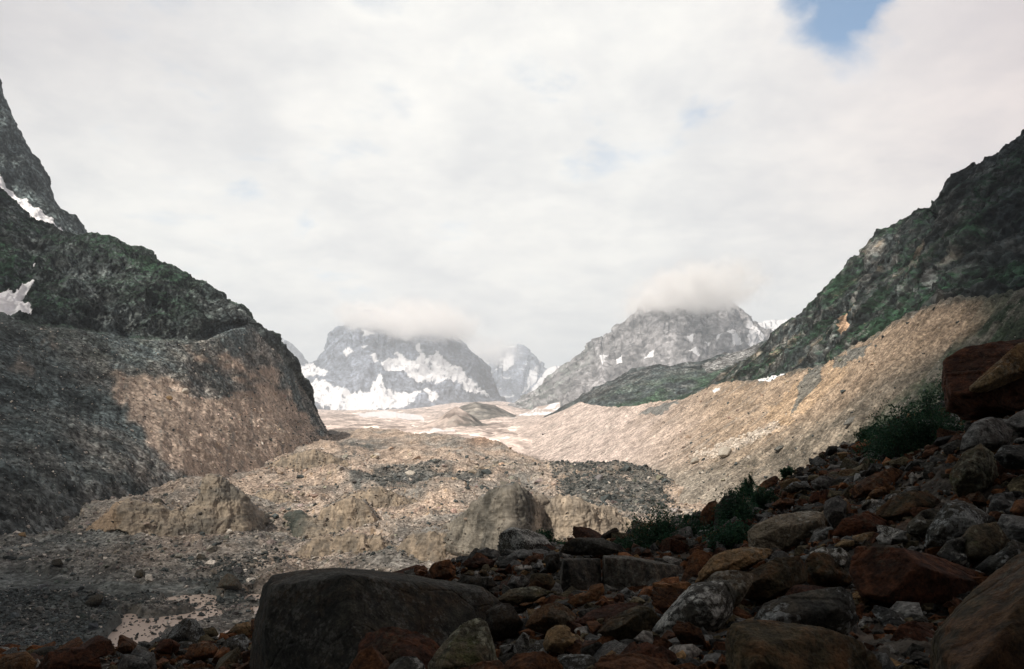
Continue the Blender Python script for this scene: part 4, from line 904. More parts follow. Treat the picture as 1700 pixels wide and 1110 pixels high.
# right hand side
T_([(1565, 640), (1568, 598), (1600, 577), (1640, 570), (1700, 561), (1770, 560), (1800, 640), (1720, 678), (1650, 697), (1600, 695), (1574, 680)], 14.0, 'dkrust', 'big dark red boulder high on the right edge', ridge=((1690, 590, .35), (1665, 640, .5), (1600, 650, .45)), flat=.8, rough=.025)
T_([(1660, 626), (1640, 650), (1612, 652), (1606, 644), (1625, 636), (1650, 612), (1672, 600), (1690, 570), (1730, 566), (1760, 600)], 12.9, 'tan', 'ochre ledge slab plastered on the front of the big dark red boulder', depth=.5)
T_([(1594, 748), (1598, 725), (1618, 698), (1640, 688), (1666, 700), (1681, 716), (1676, 736), (1640, 750)], 11.0, 'grey', 'grey angular boulder below the big dark red boulder')
T_([(1574, 805), (1579, 776), (1598, 752), (1628, 736), (1650, 754), (1657, 790), (1642, 820), (1585, 830)], 10.0, 'moss', 'tall olive lichened boulder with a jagged left edge')
T_([(1650, 758), (1664, 739), (1700, 738), (1750, 760), (1730, 780), (1668, 778)], 9.6, 'dlichen', 'flat grey slab right of the tall olive lichened boulder')
T_([(1664, 702), (1690, 684), (1760, 665), (1770, 690), (1685, 716)], 11.6, 'grey', 'tilted grey slab at the right edge under the dark red boulder')
T_([(1406, 815), (1438, 792), (1478, 776), (1502, 780), (1504, 800), (1462, 818), (1420, 828)], 13.0, 'rust', 'long rust orange stone on the slope below the dark shrub')
T_([(1440, 822), (1455, 808), (1470, 802), (1486, 808), (1484, 824), (1462, 832)], 12.3, 'orange', 'small orange stone in front of the long rust stone')
T_([(1508, 790), (1514, 782), (1540, 782), (1534, 796), (1526, 808), (1512, 804)], 12.2, 'pale', 'pale whitish stone right of the long rust stone')
T_([(1425, 784), (1436, 772), (1450, 770), (1456, 780), (1446, 792), (1430, 792)], 14.2, 'grey', 'small grey slab above the long rust stone')
T_([(1453, 856), (1462, 840), (1480, 825), (1515, 812), (1545, 816), (1562, 832), (1556, 862), (1510, 874), (1470, 866)], 10.4, 'olive', 'olive and rust block left of the white speckled boulders')
T_([(1500, 884), (1510, 866), (1530, 848), (1556, 841), (1568, 850), (1562, 875), (1532, 892)], 9.2, 'lichen', 'white speckled stone leaning left of the biggest speckled boulder')
T_([(1534, 908), (1540, 880), (1558, 850), (1572, 832), (1588, 826), (1612, 832), (1640, 853), (1642, 876), (1602, 908), (1568, 920)], 8.6, 'dlichen', 'biggest grey speckled boulder on the right with a pointed top')
T_([(1594, 890), (1606, 872), (1654, 867), (1682, 884), (1668, 915), (1622, 948), (1598, 925)], 8.0, 'moss', 'brown and grey boulder right of the biggest speckled boulder')
T_([(1555, 920), (1575, 895), (1600, 890), (1615, 925), (1610, 945), (1575, 935)], 7.9, 'lichen', 'pale crusted foot stone under the biggest speckled boulder')
T_([(1656, 868), (1664, 853), (1700, 858), (1760, 880), (1730, 915), (1684, 905)], 7.6, 'grey', 'grey stone at the right edge above the corner boulder')
T_([(1618, 944), (1650, 916), (1682, 895), (1706, 905), (1694, 932), (1650, 958)], 7.0, 'dlichen', 'dark speckled stone squeezed above the corner boulder')
T_([(1638, 848), (1650, 820), (1680, 816), (1692, 840), (1670, 860)], 9.2, 'grey', 'grey stone behind the right edge rubble, above the brown boulder')
T_([(1676, 848), (1686, 830), (1720, 825), (1750, 850), (1705, 868)], 8.7, 'rust', 'rust red stone at the right edge')
T_([(1580, 842), (1600, 818), (1625, 815), (1640, 832), (1620, 845)], 9.6, 'rust', 'rust stone behind the pointed speckled boulder')
T_([(1367, 852), (1369, 831), (1392, 822), (1406, 834), (1402, 868), (1378, 876)], 11.2, 'grey', 'upright grey block at the end of the long pale ochre boulder')
T_([(1411, 842), (1424, 828), (1448, 828), (1442, 846), (1424, 854)], 10.9, 'lichen', 'small speckled stone right of the upright grey block')
T_([(1380, 888), (1398, 862), (1440, 848), (1472, 864), (1478, 886), (1430, 898)], 10.2, 'dkrust', 'dark red stone right of the upright grey block')
T_([(1454, 893), (1468, 880), (1500, 880), (1510, 897), (1480, 908), (1460, 903)], 9.0, 'lichen', 'white speckled stone above the dark red slab')
T_([(1382, 908), (1402, 892), (1428, 883), (1452, 882), (1446, 894), (1405, 912)], 9.5, 'tan', 'yellow ochre stone above the dark red slab')
T_([(1410, 918), (1420, 898), (1440, 892), (1444, 908), (1425, 925)], 9.0, 'moss', 'mossy stone at the left end of the dark red slab')
T_([(1340, 918), (1362, 908), (1395, 908), (1414, 922), (1408, 944), (1385, 940)], 8.9, 'lichen', 'crusted pale stone behind the smaller olive block')
T_([(1500, 916), (1520, 900), (1550, 898), (1560, 915), (1530, 925)], 8.6, 'grey', 'smooth grey stone behind the dark red slab')
T_([(1470, 1068), (1482, 1040), (1520, 1030), (1560, 1055), (1560, 1100), (1500, 1110)], 6.3, 'dkrust', 'dark red stone in the hollow left of the corner boulder')
T_([(1440, 1015), (1450, 1002), (1480, 1012), (1520, 1030), (1550, 1050), (1540, 1075), (1490, 1050)], 6.9, 'dlichen', 'speckled stone under the overhang of the dark red slab')
T_([(1390, 1010), (1400, 990), (1425, 985), (1438, 1005), (1432, 1030), (1405, 1035)], 6.6, 'rust', 'brown stone under the left end of the dark red slab')
T_([(1458, 1110), (1462, 1085), (1490, 1080), (1520, 1095), (1520, 1140), (1470, 1140)], 5.3, 'grey', 'grey stone at the bottom edge in the hollow')
T_([(1515, 1130), (1520, 1100), (1545, 1088), (1570, 1110), (1570, 1150)], 5.0, 'dlichen', 'dark stone at the bottom edge touching the corner boulder')
# beyond the shrubs
T_([(1160, 868), (1164, 848), (1176, 834), (1190, 829), (1196, 840), (1186, 870), (1172, 880)], 17.5, 'rust', 'rust edged dark stone standing before the shrubs on the skyline of the rock field')
T_([(1184, 882), (1188, 842), (1200, 825), (1222, 822), (1240, 840), (1232, 870), (1210, 890)], 17.0, 'slate', 'dark brown block behind the largest shrub')
T_([(1056, 880), (1064, 868), (1080, 864), (1091, 870), (1084, 879)], 19.0, 'tan', 'small ochre cobble on the rim beside the shrubs')
T_([(1143, 860), (1151, 857), (1156, 870), (1148, 875)], 18.0, 'pale', 'small pale stone standing on the rim between shrubs')
T_([(1050, 905), (1055, 898), (1068, 898), (1066, 908)], 18.0, 'pale', 'tiny pale stone in front of the left shrub')
T_([(1254, 812), (1268, 798), (1288, 788), (1294, 796), (1280, 808), (1258, 818)], 21.0, 'rust', 'dark rust edged stone jutting from the rim above the long pale boulder')
T_([(1300, 812), (1316, 800), (1342, 798), (1350, 812), (1320, 824)], 18.0, 'dlichen', 'dark stone behind the long pale ochre boulder')
T_([(1280, 838), (1296, 826), (1320, 828), (1322, 840), (1298, 848)], 16.0, 'rust', 'orange brown stone just behind the long pale boulder')
T_([(1345, 800), (1365, 788), (1388, 795), (1380, 812), (1352, 815)], 17.0, 'grey', 'grey stone among rubble above the upright grey block')
T_([(1340, 832), (1350, 816), (1372, 812), (1378, 826), (1360, 838)], 14.5, 'dkrust', 'dark red stone behind the upright grey block')
# cluster left of the streaked slabs
T_([(712, 945), (722, 932), (746, 927), (757, 944), (754, 962), (718, 962)], 14.5, 'rust', 'bright rust stone at the left tip of the rubble above the huge block')
T_([(764, 938), (778, 926), (800, 924), (822, 930), (818, 942), (784, 945)], 15.0, 'dkrust', 'brown red stone right of the bright rust stone')
T_([(790, 914), (808, 907), (828, 914), (832, 928), (802, 928)], 17.0, 'grey', 'grey pointed stone on the rim left of the small shrub')
T_([(852, 942), (866, 934), (884, 938), (882, 952), (860, 956)], 13.4, 'pale', 'whitish lichened stone in the middle of the rubble')
T_([(842, 970), (850, 954), (868, 953), (882, 966), (868, 978), (848, 978)], 12.4, 'grey', 'blue grey block in front of the whitish stone')
T_([(878, 976), (882, 952), (912, 950), (922, 966), (914, 982), (888, 982)], 12.2, 'olive', 'dull olive block left of the streaked slabs')
T_([(838, 926), (858, 912), (898, 911), (922, 918), (905, 928), (870, 930)], 16.0, 'grey', 'flat pale grey slab on the rim below the small shrub')
T_([(866, 936), (876, 922), (892, 918), (902, 932), (890, 944)], 15.0, 'rust', 'rust stone under the flat pale grey slab')
T_([(822, 996), (846, 978), (890, 972), (915, 982), (900, 996), (850, 1006)], 11.2, 'moss', 'low mossy yellow green stone right of the huge block')
T_([(862, 1004), (880, 993), (905, 990), (904, 1002), (876, 1010)], 10.3, 'orange', 'rusty orange chip below the mossy yellow green stone')
T_([(910, 990), (920, 976), (934, 980), (936, 996), (918, 1002)], 10.7, 'grey', 'light grey stone at the foot of the streaked slabs')
T_([(808, 1012), (826, 1000), (856, 1004), (872, 1030), (860, 1056), (820, 1066), (804, 1045)], 9.6, 'slate', 'dark slate block against the right end of the huge block')
T_([(756, 968), (770, 955), (812, 958), (826, 972), (800, 982)], 12.8, 'slate', 'dark flat stone lying on the right top of the huge block')
T_([(822, 948), (832, 934), (850, 936), (850, 952), (834, 958)], 13.8, 'dkrust', 'small dark red stone left of the whitish lichened stone')
T_([(770, 952), (782, 944), (806, 944), (812, 956), (786, 960)], 14.0, 'olive', 'olive stone between the huge block and the bright rust stone')
# left foot of the rock field
T_([(195, 1112), (202, 1086), (214, 1092), (240, 1084), (256, 1082), (260, 1112), (250, 1140), (200, 1140)], 17.0, 'grey', 'grey three cornered stone on the dark ledge at the lower left')
T_([(255, 1080), (265, 1064), (285, 1058), (300, 1068), (296, 1084), (268, 1088)], 19.0, 'dkrust', 'dark red stone on the lower left ledge beside the stream')
T_([(305, 1092), (316, 1070), (345, 1062), (362, 1076), (355, 1096), (322, 1100)], 18.0, 'rust', 'rust brown stone left of the huge block on the ledge')
T_([(362, 1078), (378, 1058), (405, 1052), (420, 1070), (410, 1092), (378, 1096)], 17.5, 'dlichen', 'dark stone touching the left side of the huge block')
T_([(322, 1060), (334, 1044), (356, 1040), (364, 1054), (346, 1064)], 22.0, 'olive', 'olive green stone above the rust brown ledge stone')
T_([(190, 1078), (204, 1064), (222, 1066), (226, 1080), (206, 1086)], 20.0, 'rust', 'reddish stone on the ledge in front of the stream')
T_([(60, 1112), (80, 1082), (130, 1072), (165, 1088), (170, 1120), (120, 1140)], 16.5, 'dkrust', 'broad dark brown hump on the lower left ledge')
T_([(-20, 1110), (10, 1085), (45, 1080), (62, 1100), (50, 1130), (0, 1140)], 16.0, 'olive', 'dark olive stone at the lower left corner')
T_([(375, 1052), (392, 1036), (418, 1030), (430, 1045), (415, 1058)], 21.0, 'tan', 'dull yellow stone behind the huge block on its left')

# ---- the slope the boulders lie on ---------------------------------------
CRX = np.array([-500, -100, 0, 150, 300, 420, 560, 700, 800, 900, 985, 1060, 1160, 1230, 1300, 1400, 1480, 1570, 1700, 2200])
CRP = np.array([1085, 1078, 1080, 1074, 1072, 1056, 1010, 942, 926, 918, 905, 886, 872, 830, 792, 746, 716, 660, 585, 430])
CRY = np.array([30, 28, 26, 24, 23, 23, 21, 19, 19, 19, 20, 21, 22, 23, 25, 29, 31, 34, 38, 46.])
ctl = [(x/1., y, Y) for x, y, Y in GRND]
for x, p_, Y in zip(CRX, CRP, CRY): ctl.append((x, p_, Y))
for x in (-400, 100, 500, 900, 1300, 1700, 2100):            # under the viewer's feet
    X = (x-850)/F*2.5; ctl.append((x, HOR+F*(1.75-.36*X)/2.5, 2.5))
for x, p_, Y in ((-400, 1200, 16), (0, 1230, 12), (300, 1260, 10), (500, 1300, 7), (1500, 745, 22), (1520, 770, 16), (1650, 640, 24), (1350, 800, 20), (2100, 900, 6), (2100, 700, 12)): ctl.append((x, p_, Y))
C3 = np.array([at(*q) for q in ctl]); Cxy = C3[:, :2]
# fit in (x, y) with a smoothed thin plate
def tps(r): return np.where(r > 0, r*r*np.log(r+1e-9), 0)
A = tps(np.linalg.norm(Cxy[:, None]-Cxy[None], axis=-1)); A += np.eye(len(A))*6.0
Pm = np.hstack([np.ones((len(Cxy), 1)), Cxy])
K_ = np.block([[A, Pm], [Pm.T, np.zeros((3, 3))]]); W_ = np.linalg.solve(K_, np.concatenate([C3[:, 2], np.zeros(3)]))
def ghei(x, y):
    x = np.asarray(x, float); y = np.asarray(y, float); q = np.stack([x.ravel(), y.ravel()], -1); o = []
    for k in range(0, len(q), 20000):
        o.append(tps(np.linalg.norm(q[k:k+20000, None]-Cxy[None], axis=-1))@W_[:len(Cxy)]+W_[len(Cxy)]+q[k:k+20000]@W_[len(Cxy)+1:])
    return np.concatenate(o).reshape(x.shape)
nu, nv = 620, 420
uu = np.linspace(-420, 2150, nu); vv = np.linspace(0, 1, nv)
cy_ = np.interp(uu, CRX, CRY)
Yg = np.exp(np.log(1.6)+(np.log(cy_)[None]-np.log(1.6))*np.minimum(vv/.8, 1)[:, None])
beyond = np.maximum(vv-.8, 0)/.2
Yg = Yg+beyond[:, None]**1.5*60
X_ = (uu[None]-850)/F*Yg
Zg = ghei(X_, np.minimum(Yg, cy_[None])) 
Yb_ = Yg-np.minimum(Yg, cy_[None]); Zg = Zg-.95*Yb_+np.where(Yb_ > 0, 0, 0)
G = np.stack([X_, Yg, Zg], -1)
q = G.copy()
rocky = fbm(q, .9, 4, .55, True, 3)*.16+fbm(q, 3.2, 4, .6, True, 5)*.07
G[..., 2] += rocky*np.clip(Yg/6, .3, 1)-.08-.004*Yg
n1 = fbm(q, .5, 4, .6, off=3); n2 = fbm(q, 2.2, 4, .6, off=8)
c = mixc((.045, .038, .03), (.10, .09, .075), sstep(-.3, .4, n2+n1*.4)); c = mixc(c, (.10, .045, .02), sstep(.1, .5, n1)*.6)
gi = np.arange(nu*nv).reshape(nv, nu); Fg = np.stack([gi[:-1, :-1], gi[:-1, 1:], gi[1:, 1:], gi[1:, :-1]], -1).reshape(-1, 4)
tag(mesh_np('slope', G.reshape(-1, 3), Fg, M_hill, c.reshape(-1, 3)), 'dark stony slope carrying the foreground boulders', 'slope', kind='structure')
def gz(x, y):
    px = 850+x/np.maximum(y, .5)*F; cy = np.interp(px, CRX, CRY)
    return ghei(x, np.minimum(y, cy))-.95*np.maximum(y-cy, 0)

# generic boulders filling the field
rg = np.random.RandomState(5)
GEN = []
for k in range(22):
    n = rg.normal(size=(8, 3)); n /= np.linalg.norm(n, axis=1)[:, None]; d = rg.uniform(.42, 1.0, 8)
    d = list(d); n = list(n)
    e = np.array((1.15, rg.uniform(.6, .95), rg.uniform(.34, .75)))
    pl = [(a_, b_) for a_, b_ in zip(n, d)]+[(np.array(v, float), 1.15) for v in ((1, 0, 0), (-1, 0, 0), (0, 1, 0), (0, -1, 0), (0, 0, 1), (0, 0, -1))]
    V, Fc = planes_to_mesh(pl, 5 if k < 8 else 4, np.ones(3), 350, 100+k, .030, None, 5)
    V = V*e
    GEN.append((V, Fc))
GM = {}
kinds = ['rust', 'dkrust', 'grey', 'dlichen', 'lichen', 'olive', 'slate', 'tan', 'moss', 'orange']
pr = np.array([.18, .17, .14, .13, .08, .12, .10, .03, .04, .015]); pr /= pr.sum()
tc_ = np.array([t_[0] for t_ in TR]); tr_ = np.array([t_[1] for t_ in TR])
lmk = [t_ for t_ in TR if t_[1] > .28]
def side(P, Q):
    px, py = proj(P); qx, qy = proj(Q); a, b_ = px-qx, py-qy
    if abs(a) > abs(b_)*1.2: return 'just right of' if a > 0 else 'just left of'
    return 'just below' if b_ > 0 else 'just above'
placed = []; used = {}; n_gen = 0; tries = 0
shapeword = ['angular', 'blocky', 'wedge shaped', 'flat', 'rounded', 'pointed', 'squat', 'narrow', 'lumpy', 'broken', 'chipped', 'tilted']
while n_gen < 165 and tries < 9000:
    tries += 1
    px = rg.uniform(-30, 1730); cy = float(np.interp(px, CRX, CRY))
    lo = 4.2 if px > 560 else 13.0
    Yc = math.exp(rg.uniform(math.log(lo), math.log(cy*.99)))
    x = (px-850)/F*Yc; z = float(gz(np.array([x]), np.array([Yc]))[0]); py = HOR-z/Yc*F
    if py > 1135: continue
    s = rg.choice([.16, .2, .26, .34, .45], p=[.2, .28, .28, .17, .07])*(0.75+.025*Yc)
    if px < 470: s = min(s, .42)
    P = np.array((x, Yc, z+s*.18))
    # stay off the traced stones as seen on the ground and out of their silhouettes in front
    ok = True
    for c_, r_, *_r in TR:
        if np.linalg.norm(P-c_) < (r_*.72+s*.8): ok = False; break
        qx, qy = proj(c_)
        if Yc < c_[1]-.2 and abs(px-qx) < (r_*.85/c_[1]*F) and abs(py-s*.5/Yc*F-qy) < (r_*.6/c_[1]*F) : ok = False; break
    if not ok or any(np.linalg.norm(P-q_) < (s+r2)*.75 for q_, r2 in placed): continue
    kd = kinds[rg.choice(len(kinds), p=pr)]
    if px < 450 and kd in ('tan', 'lichen', 'orange'): kd = 'dkrust'
    gi_ = rg.randint(0, 8) if s/Yc*F > 26 else rg.randint(8, 22)
    key = (gi_, kd)
    if key not in GM:
        o = mesh_np('boulder', GEN[gi_][0], GEN[gi_][1], RM[kd]); GM[key] = o.data
    else:
        o = bpy.data.objects.new('boulder', GM[key]); COL.objects.link(o)
    o.location = P; o.scale = (s, s, s*rg.uniform(.8, 1.1)); o.rotation_euler = (rg.normal(0, .35), rg.normal(0, .35), rg.uniform(0, 6.28))
    lm = min(lmk, key=lambda t_: abs(proj(t_[0])[0]-px)+abs(proj(t_[0])[1]-py)*1.3+abs(t_[0][1]-Yc)*6)
    short = lm[2]
    for w_ in (' with ', ' on ', ' at ', ' beside ', ' below ', ' under ', ' behind ', ' above ', ' left ', ' right ', ' against ', ' leaning ', ' tucked', ' cut off', ' in ', ' lying ', ' tilted ', ' standing ', ' wedged', ' touching', ' between', ' just ', ' resting', ' high ', ' squeezed', ' jutting', ', '):
        short = short.split(w_)[0]
    szw = 'fist sized' if s < .16 else 'small' if s < .24 else 'mid sized' if s < .36 else 'large'
    lab = None
    for sw in list(rg.permutation(shapeword)):
        cand = '%s %s %s stone %s the %s' % (szw, sw, KINDW[kd], side(P, lm[0]), short)
        if cand not in used and len(cand.split()) <= 16: lab = cand; break
    if lab is None: continue
    used[lab] = 1
    tag(o, lab, 'boulder', 'boulders of the foreground rock field')
    placed.append((P, s)); n_gen += 1

# single large blocks lying out on the glacier and the moraines
def valley_boulder(L, outline, kind, label):
    a_ = np.array(outline, float); x, y = a_[:, 0].mean(), a_[:, 1].max()-1.5
    qx, qy = proj(L.P); d = (qx-x)**2+(qy-y)**2
    Yv = float(L.P[..., 1].ravel()[np.argmin(d)])
    n_ = len(TR); ob = traced(outline, Yv, kind, label, seed=200+len(label)); del TR[n_:]; GRND.pop()
    ob['group'] = 'large blocks out in the valley'
for a_ in ((LF, [(360, 976), (366, 960), (378, 951), (392, 956), (402, 972), (398, 980)], 'slate', 'dark hump shaped block by the meltwater, left of the huge flat topped block'),
           (LF, [(140, 1002), (150, 990), (168, 984), (173, 990), (166, 1004), (148, 1008)], 'slate', 'dark slab tilted up to the right on the wet gravel at the left'),
           (LF, [(222, 958), (226, 948), (236, 944), (242, 950), (240, 960)], 'slate', 'dark knob on the grey gravel above the meltwater'),
           (LF, [(84, 938), (88, 928), (100, 926), (106, 934), (102, 942)], 'slate', 'dark block on the rubble near the left edge below the debris slope'),
           (LF, [(325, 926), (330, 918), (341, 921), (344, 928), (334, 931)], 'slate', 'small dark block below the striped ice cliff'),
           (LF, [(250, 838), (256, 826), (268, 828), (275, 836), (264, 842)], 'slate', 'dark block on top of the striped ice cliff'),
           (LF, [(28, 892), (32, 884), (42, 883), (44, 891)], 'tan', 'small ochre block alone on the dark debris at the left'),
           (LF, [(672, 784), (680, 780), (690, 783), (688, 789), (676, 790)], 'pale', 'pale block at the edge of the dark debris patch in mid valley'),
           (LF, [(512, 842), (517, 836), (526, 836), (528, 843)], 'pale', 'pale block on brown debris right of the striped ice cliff'),
           (LR, [(1192, 756), (1195, 744), (1205, 739), (1214, 745), (1212, 756), (1200, 760)], 'pale', 'largest whitish block in the pale band at the foot of the moraine'),
           (LR, [(1146, 768), (1149, 760), (1158, 758), (1162, 765), (1155, 770)], 'pale', 'whitish block at the left end of the pale band'),
           (LR, [(1440, 572), (1446, 558), (1456, 554), (1462, 562), (1454, 576)], 'tan', 'tan block perched on the crest of the right moraine'),
           (LR, [(1398, 706), (1408, 694), (1420, 690), (1424, 698), (1412, 708)], 'grey', 'dull grey block on the shaded lower moraine above the rim'),
           (LR, [(1284, 746), (1292, 740), (1302, 738), (1302, 744), (1290, 750)], 'dlichen', 'dark block low on the sunlit moraine'),
           (LL, [(300, 650), (305, 644), (313, 644), (314, 651), (306, 654)], 'pale', 'pale block high on the tan part of the left slope'),
           (LL, [(274, 663), (277, 657), (285, 656), (288, 662), (280, 666)], 'tan', 'tan block on the upper left scree below the cliffs')):
    valley_boulder(*a_)

# fine rubble between the boulders
n = 34000
px = rg.uniform(-60, 1760, n); cyv = np.interp(px, CRX, CRY)*1.0
Yc = np.exp(rg.uniform(np.log(3.6), np.log(cyv*1.08)))
x = (px-850)/F*Yc; z = gz(x, Yc)
s = .024*(1-rg.uniform(0, 1, n)*(1-(.024/.2)**1.5))**(-1/1.5)*(.55+Yc*.045)
P = np.stack([x, Yc, z+s*.3], -1)
pal = np.array([(.12, .05, .02), (.07, .033, .018), (.14, .14, .13), (.06, .058, .05), (.19, .18, .16), (.09, .075, .045), (.045, .045, .042), (.24, .15, .07)])
cc_ = pal[rg.choice(8, n, p=[.2, .17, .15, .16, .05, .13, .11, .03])]*rg.uniform(.6, 1.35, (n, 1))
M_peb = terrain_mat('pebble', 22.0, 0.5, 0.8, 0.02)
rubble('rubble', P, s, cc_, M_peb, 'small rust and grey stones filling the gaps between boulders', rng=rg)

# ------------------------------------------------------------------ shrubs
def leaf_mat(name, c1, c2):
    m, t, b = principled(name)
    at_ = t.new('ShaderNodeAttribute', attribute_name='Col')
    t.l.new(at_.outputs['Color'], b.inputs['Base Color']); b.inputs['Roughness'].default_value = .6
    tr = t.new('ShaderNodeBsdfTranslucent'); t.l.new(at_.outputs['Color'], tr.inputs[0])
    mx = t.new('ShaderNodeMixShader', i_0=.3); t.l.new(b.outputs[0], mx.inputs[1]); t.l.new(tr.outputs[0], mx.inputs[2])
    t.l.new(mx.outputs[0], m.node_tree.nodes['Material Output'].inputs[0]); return m
M_leaf = leaf_mat('willow_leaf', 0, 0)
M_stem = principled('twig'); M_stem[2].inputs['Base Color'].default_value = (.05, .035, .02, 1); M_stem = M_stem[0]
def shrub(px, py, Y, wpx, hpx_, label, dens=1.0, seed=0):
    r = np.random.RandomState(seed+900)
    base = at(px, py, Y); base[2] = min(float(gz(np.array([base[0]]), np.array([Y]))[0]), base[2]) if Y < float(np.interp(px, CRX, CRY)) else base[2]
    root = bpy.data.objects.new('shrub', None); COL.objects.link(root); root.location = base
    tag(root, label, 'shrub', 'green shrubs among the boulders')
    W, H = 1.2*wpx*Y/F*.5, 1.35*hpx_*Y/F+max(0, at(px, py, Y)[2]-base[2])
    nst = max(7, int(20*dens)); LP = []; SV, SF = [], []
    nl = int(3800*dens)
    tips = []
    for k in range(nst):
        a = r.uniform(0, 6.28); rr = math.sqrt(r.uniform(0, 1)); h = H*r.uniform(.45, 1.0)*(1-.45*rr*rr)
        p0 = np.array((math.cos(a)*rr*W*.35, math.sin(a)*rr*W*.3, -.05)); p3 = np.array((math.cos(a)*rr*W*.95, math.sin(a)*rr*W*.7, h))
        p1 = p0+(0, 0, h*.5)
        prev = None; o = len(SV)
        for j in range(7):
            t_ = j/6; p = (1-t_)**2*p0+2*(1-t_)*t_*p1+t_*t_*p3+r.normal(0, .01, 3)
            tips.append((p, t_, k)); rad = .012*(1-.8*t_)
            for q_ in range(3): SV.append(p+rad*np.array((math.cos(q_*2.09), math.sin(q_*2.09), 0)))
            if j:
                for q_ in range(3):
                    b0 = o+(j-1)*3; SF.append((b0+q_, b0+(q_+1) % 3, b0+3+(q_+1) % 3, b0+3+q_))
    cand = [t_ for t_ in tips if t_[1] > .25]
    ids = r.randint(0, len(cand), nl)
    C = np.array([cand[i][0] for i in ids])+r.normal(0, 1, (nl, 3))*np.array((W*.13, W*.12, H*.09))
    C[:, 2] = np.maximum(C[:, 2], .01)
    stc = r.uniform(.6, 1.4, nst)[[cand[i][2] for i in ids]]
    ll = r.uniform(.05, .095, nl)*(.6+Y*.022); ww = ll*.36
    d1 = r.normal(size=(nl, 3))+np.array((0, 0, .35)); d1 /= np.linalg.norm(d1, axis=1)[:, None]
    d2 = np.cross(d1, r.normal(size=(nl, 3))); d2 /= np.linalg.norm(d2, axis=1)[:, None]
    V = np.stack([C-d1*ll[:, None]*.5, C+d2*ww[:, None]*.5, C+d1*ll[:, None]*.5, C-d2*ww[:, None]*.5], 1).reshape(-1, 3)
    col = np.array((.028, .075, .042))*(stc*r.uniform(.6, 1.35, nl))[:, None]; yel = r.uniform(size=nl) < .12; col[yel] *= (1.7, 1.35, 1.0)
    mesh_np('leaves', V, np.arange(nl*4).reshape(-1, 4), M_leaf, np.repeat(col, 4, 0), smooth=False, parent=root)
    mesh_np('stems', np.array(SV), np.array(SF), M_stem, parent=root)
SH = [(1092, 925, 17.0, 95, 66, 'wide dark shrub left of the rust triangular stone', 1.2), (1045, 926, 16.5, 60, 26, 'low sprawling shrub along the top of the streaked slabs', .7),
      (1140, 915, 17.5, 70, 52, 'dark shrub with a pale stone sticking up behind it', 1.0), (1205, 915, 14.5, 80, 48, 'bushy green shrub just left of the long pale ochre boulder', 1.1),
      (1226, 880, 16.5, 70, 55, 'tall shrub between the dark brown block and the pale ochre boulder', 1.1), (1262, 858, 18.0, 50, 40, 'shrub leaning over the back of the pale ochre boulder', .8),
      (1222, 822, 22.0, 34, 16, 'tiny shrub on the rim against the sunlit rubble', .5), (1245, 812, 22.5, 22, 18, 'narrow tuft on the rim beside the rust edged stone', .4),
      (1308, 792, 24.5, 26, 16, 'small green tuft on the rim, right of the rust edged stone', .4), (1140, 862, 21.0, 18, 10, 'low tuft on the rim beside the small pale stone', .3),
      (903, 916, 18.8, 52, 28, 'small feathery shrub in front of the cracked ice cliff', .8), (932, 918, 18.4, 34, 14, 'low shrub left of the dark humped boulder', .5), (882, 908, 19.0, 20, 16, 'little tuft at the left of the feathery shrub', .35),
      (1500, 770, 17.5, 120, 74, 'large dark shrub in the middle of the right hand slope', 1.5), (1548, 755, 17.0, 90, 66, 'dark shrub filling the hollow left of the grey angular boulder', 1.2),
      (1470, 742, 20.5, 70, 42, 'shrub at the upper left of the large dark shrub', .9), (1535, 700, 22.5, 80, 40, 'shrub above the large dark shrub beside the dark red boulder', .9), (1440, 726, 26, 34, 18, 'small shrub on the rim in front of the shaded moraine', .5),
      (1580, 650, 30, 60, 30, 'shrub on the skyline left of the big dark red boulder', .6)]
for k, (px, py, Y, w1, h1, lab, dn) in enumerate(SH): shrub(px, py, Y, w1, h1, lab, dn, k)

# ------------------------------------------------------------------ ground behind and beside the viewer
bx = np.linspace(-1400, 1400, 90); by = np.linspace(-1500, 1.5, 70)
BX, BY = np.meshgrid(bx, by)
zz = -1.75+.36*np.clip(BX, -60, 400)+.25*np.maximum(-BY-30, 0)*.8*sstep(-300, 100, BX)+.12*np.maximum(BX-50, 0)-55*sstep(-20, -160, BX)+22
zz = np.where(True, zz-22*np.exp(-(BX/60)**2-(BY/60)**2)-22*0, zz)
d_ = np.hypot(BX, BY)
flt = ghei(np.clip(BX, -14, 14), np.clip(BY, 1.6, 3))*0-1.75+.36*np.clip(BX, -14, 14)
zz = np.where(d_ < 25, flt, flt*np.exp(-(d_-25)/120)+(zz)*(1-np.exp(-(d_-25)/120)))
Bv = np.stack([BX, BY, zz-.05], -1); Bv[..., 2] += fbm(Bv, 1/60., 4, .55, True)*6*sstep(20, 120, d_)
bi = np.arange(90*70).reshape(70, 90); Fb = np.stack([bi[:-1, :-1], bi[:-1, 1:], bi[1:, 1:], bi[1:, :-1]], -1).reshape(-1, 4)
tag(mesh_np('hill', Bv.reshape(-1, 3), Fb, M_mid, np.tile(np.array((.09, .085, .075)), (6300, 1))), 'dark hillside behind the viewpoint', 'hill', kind='structure')

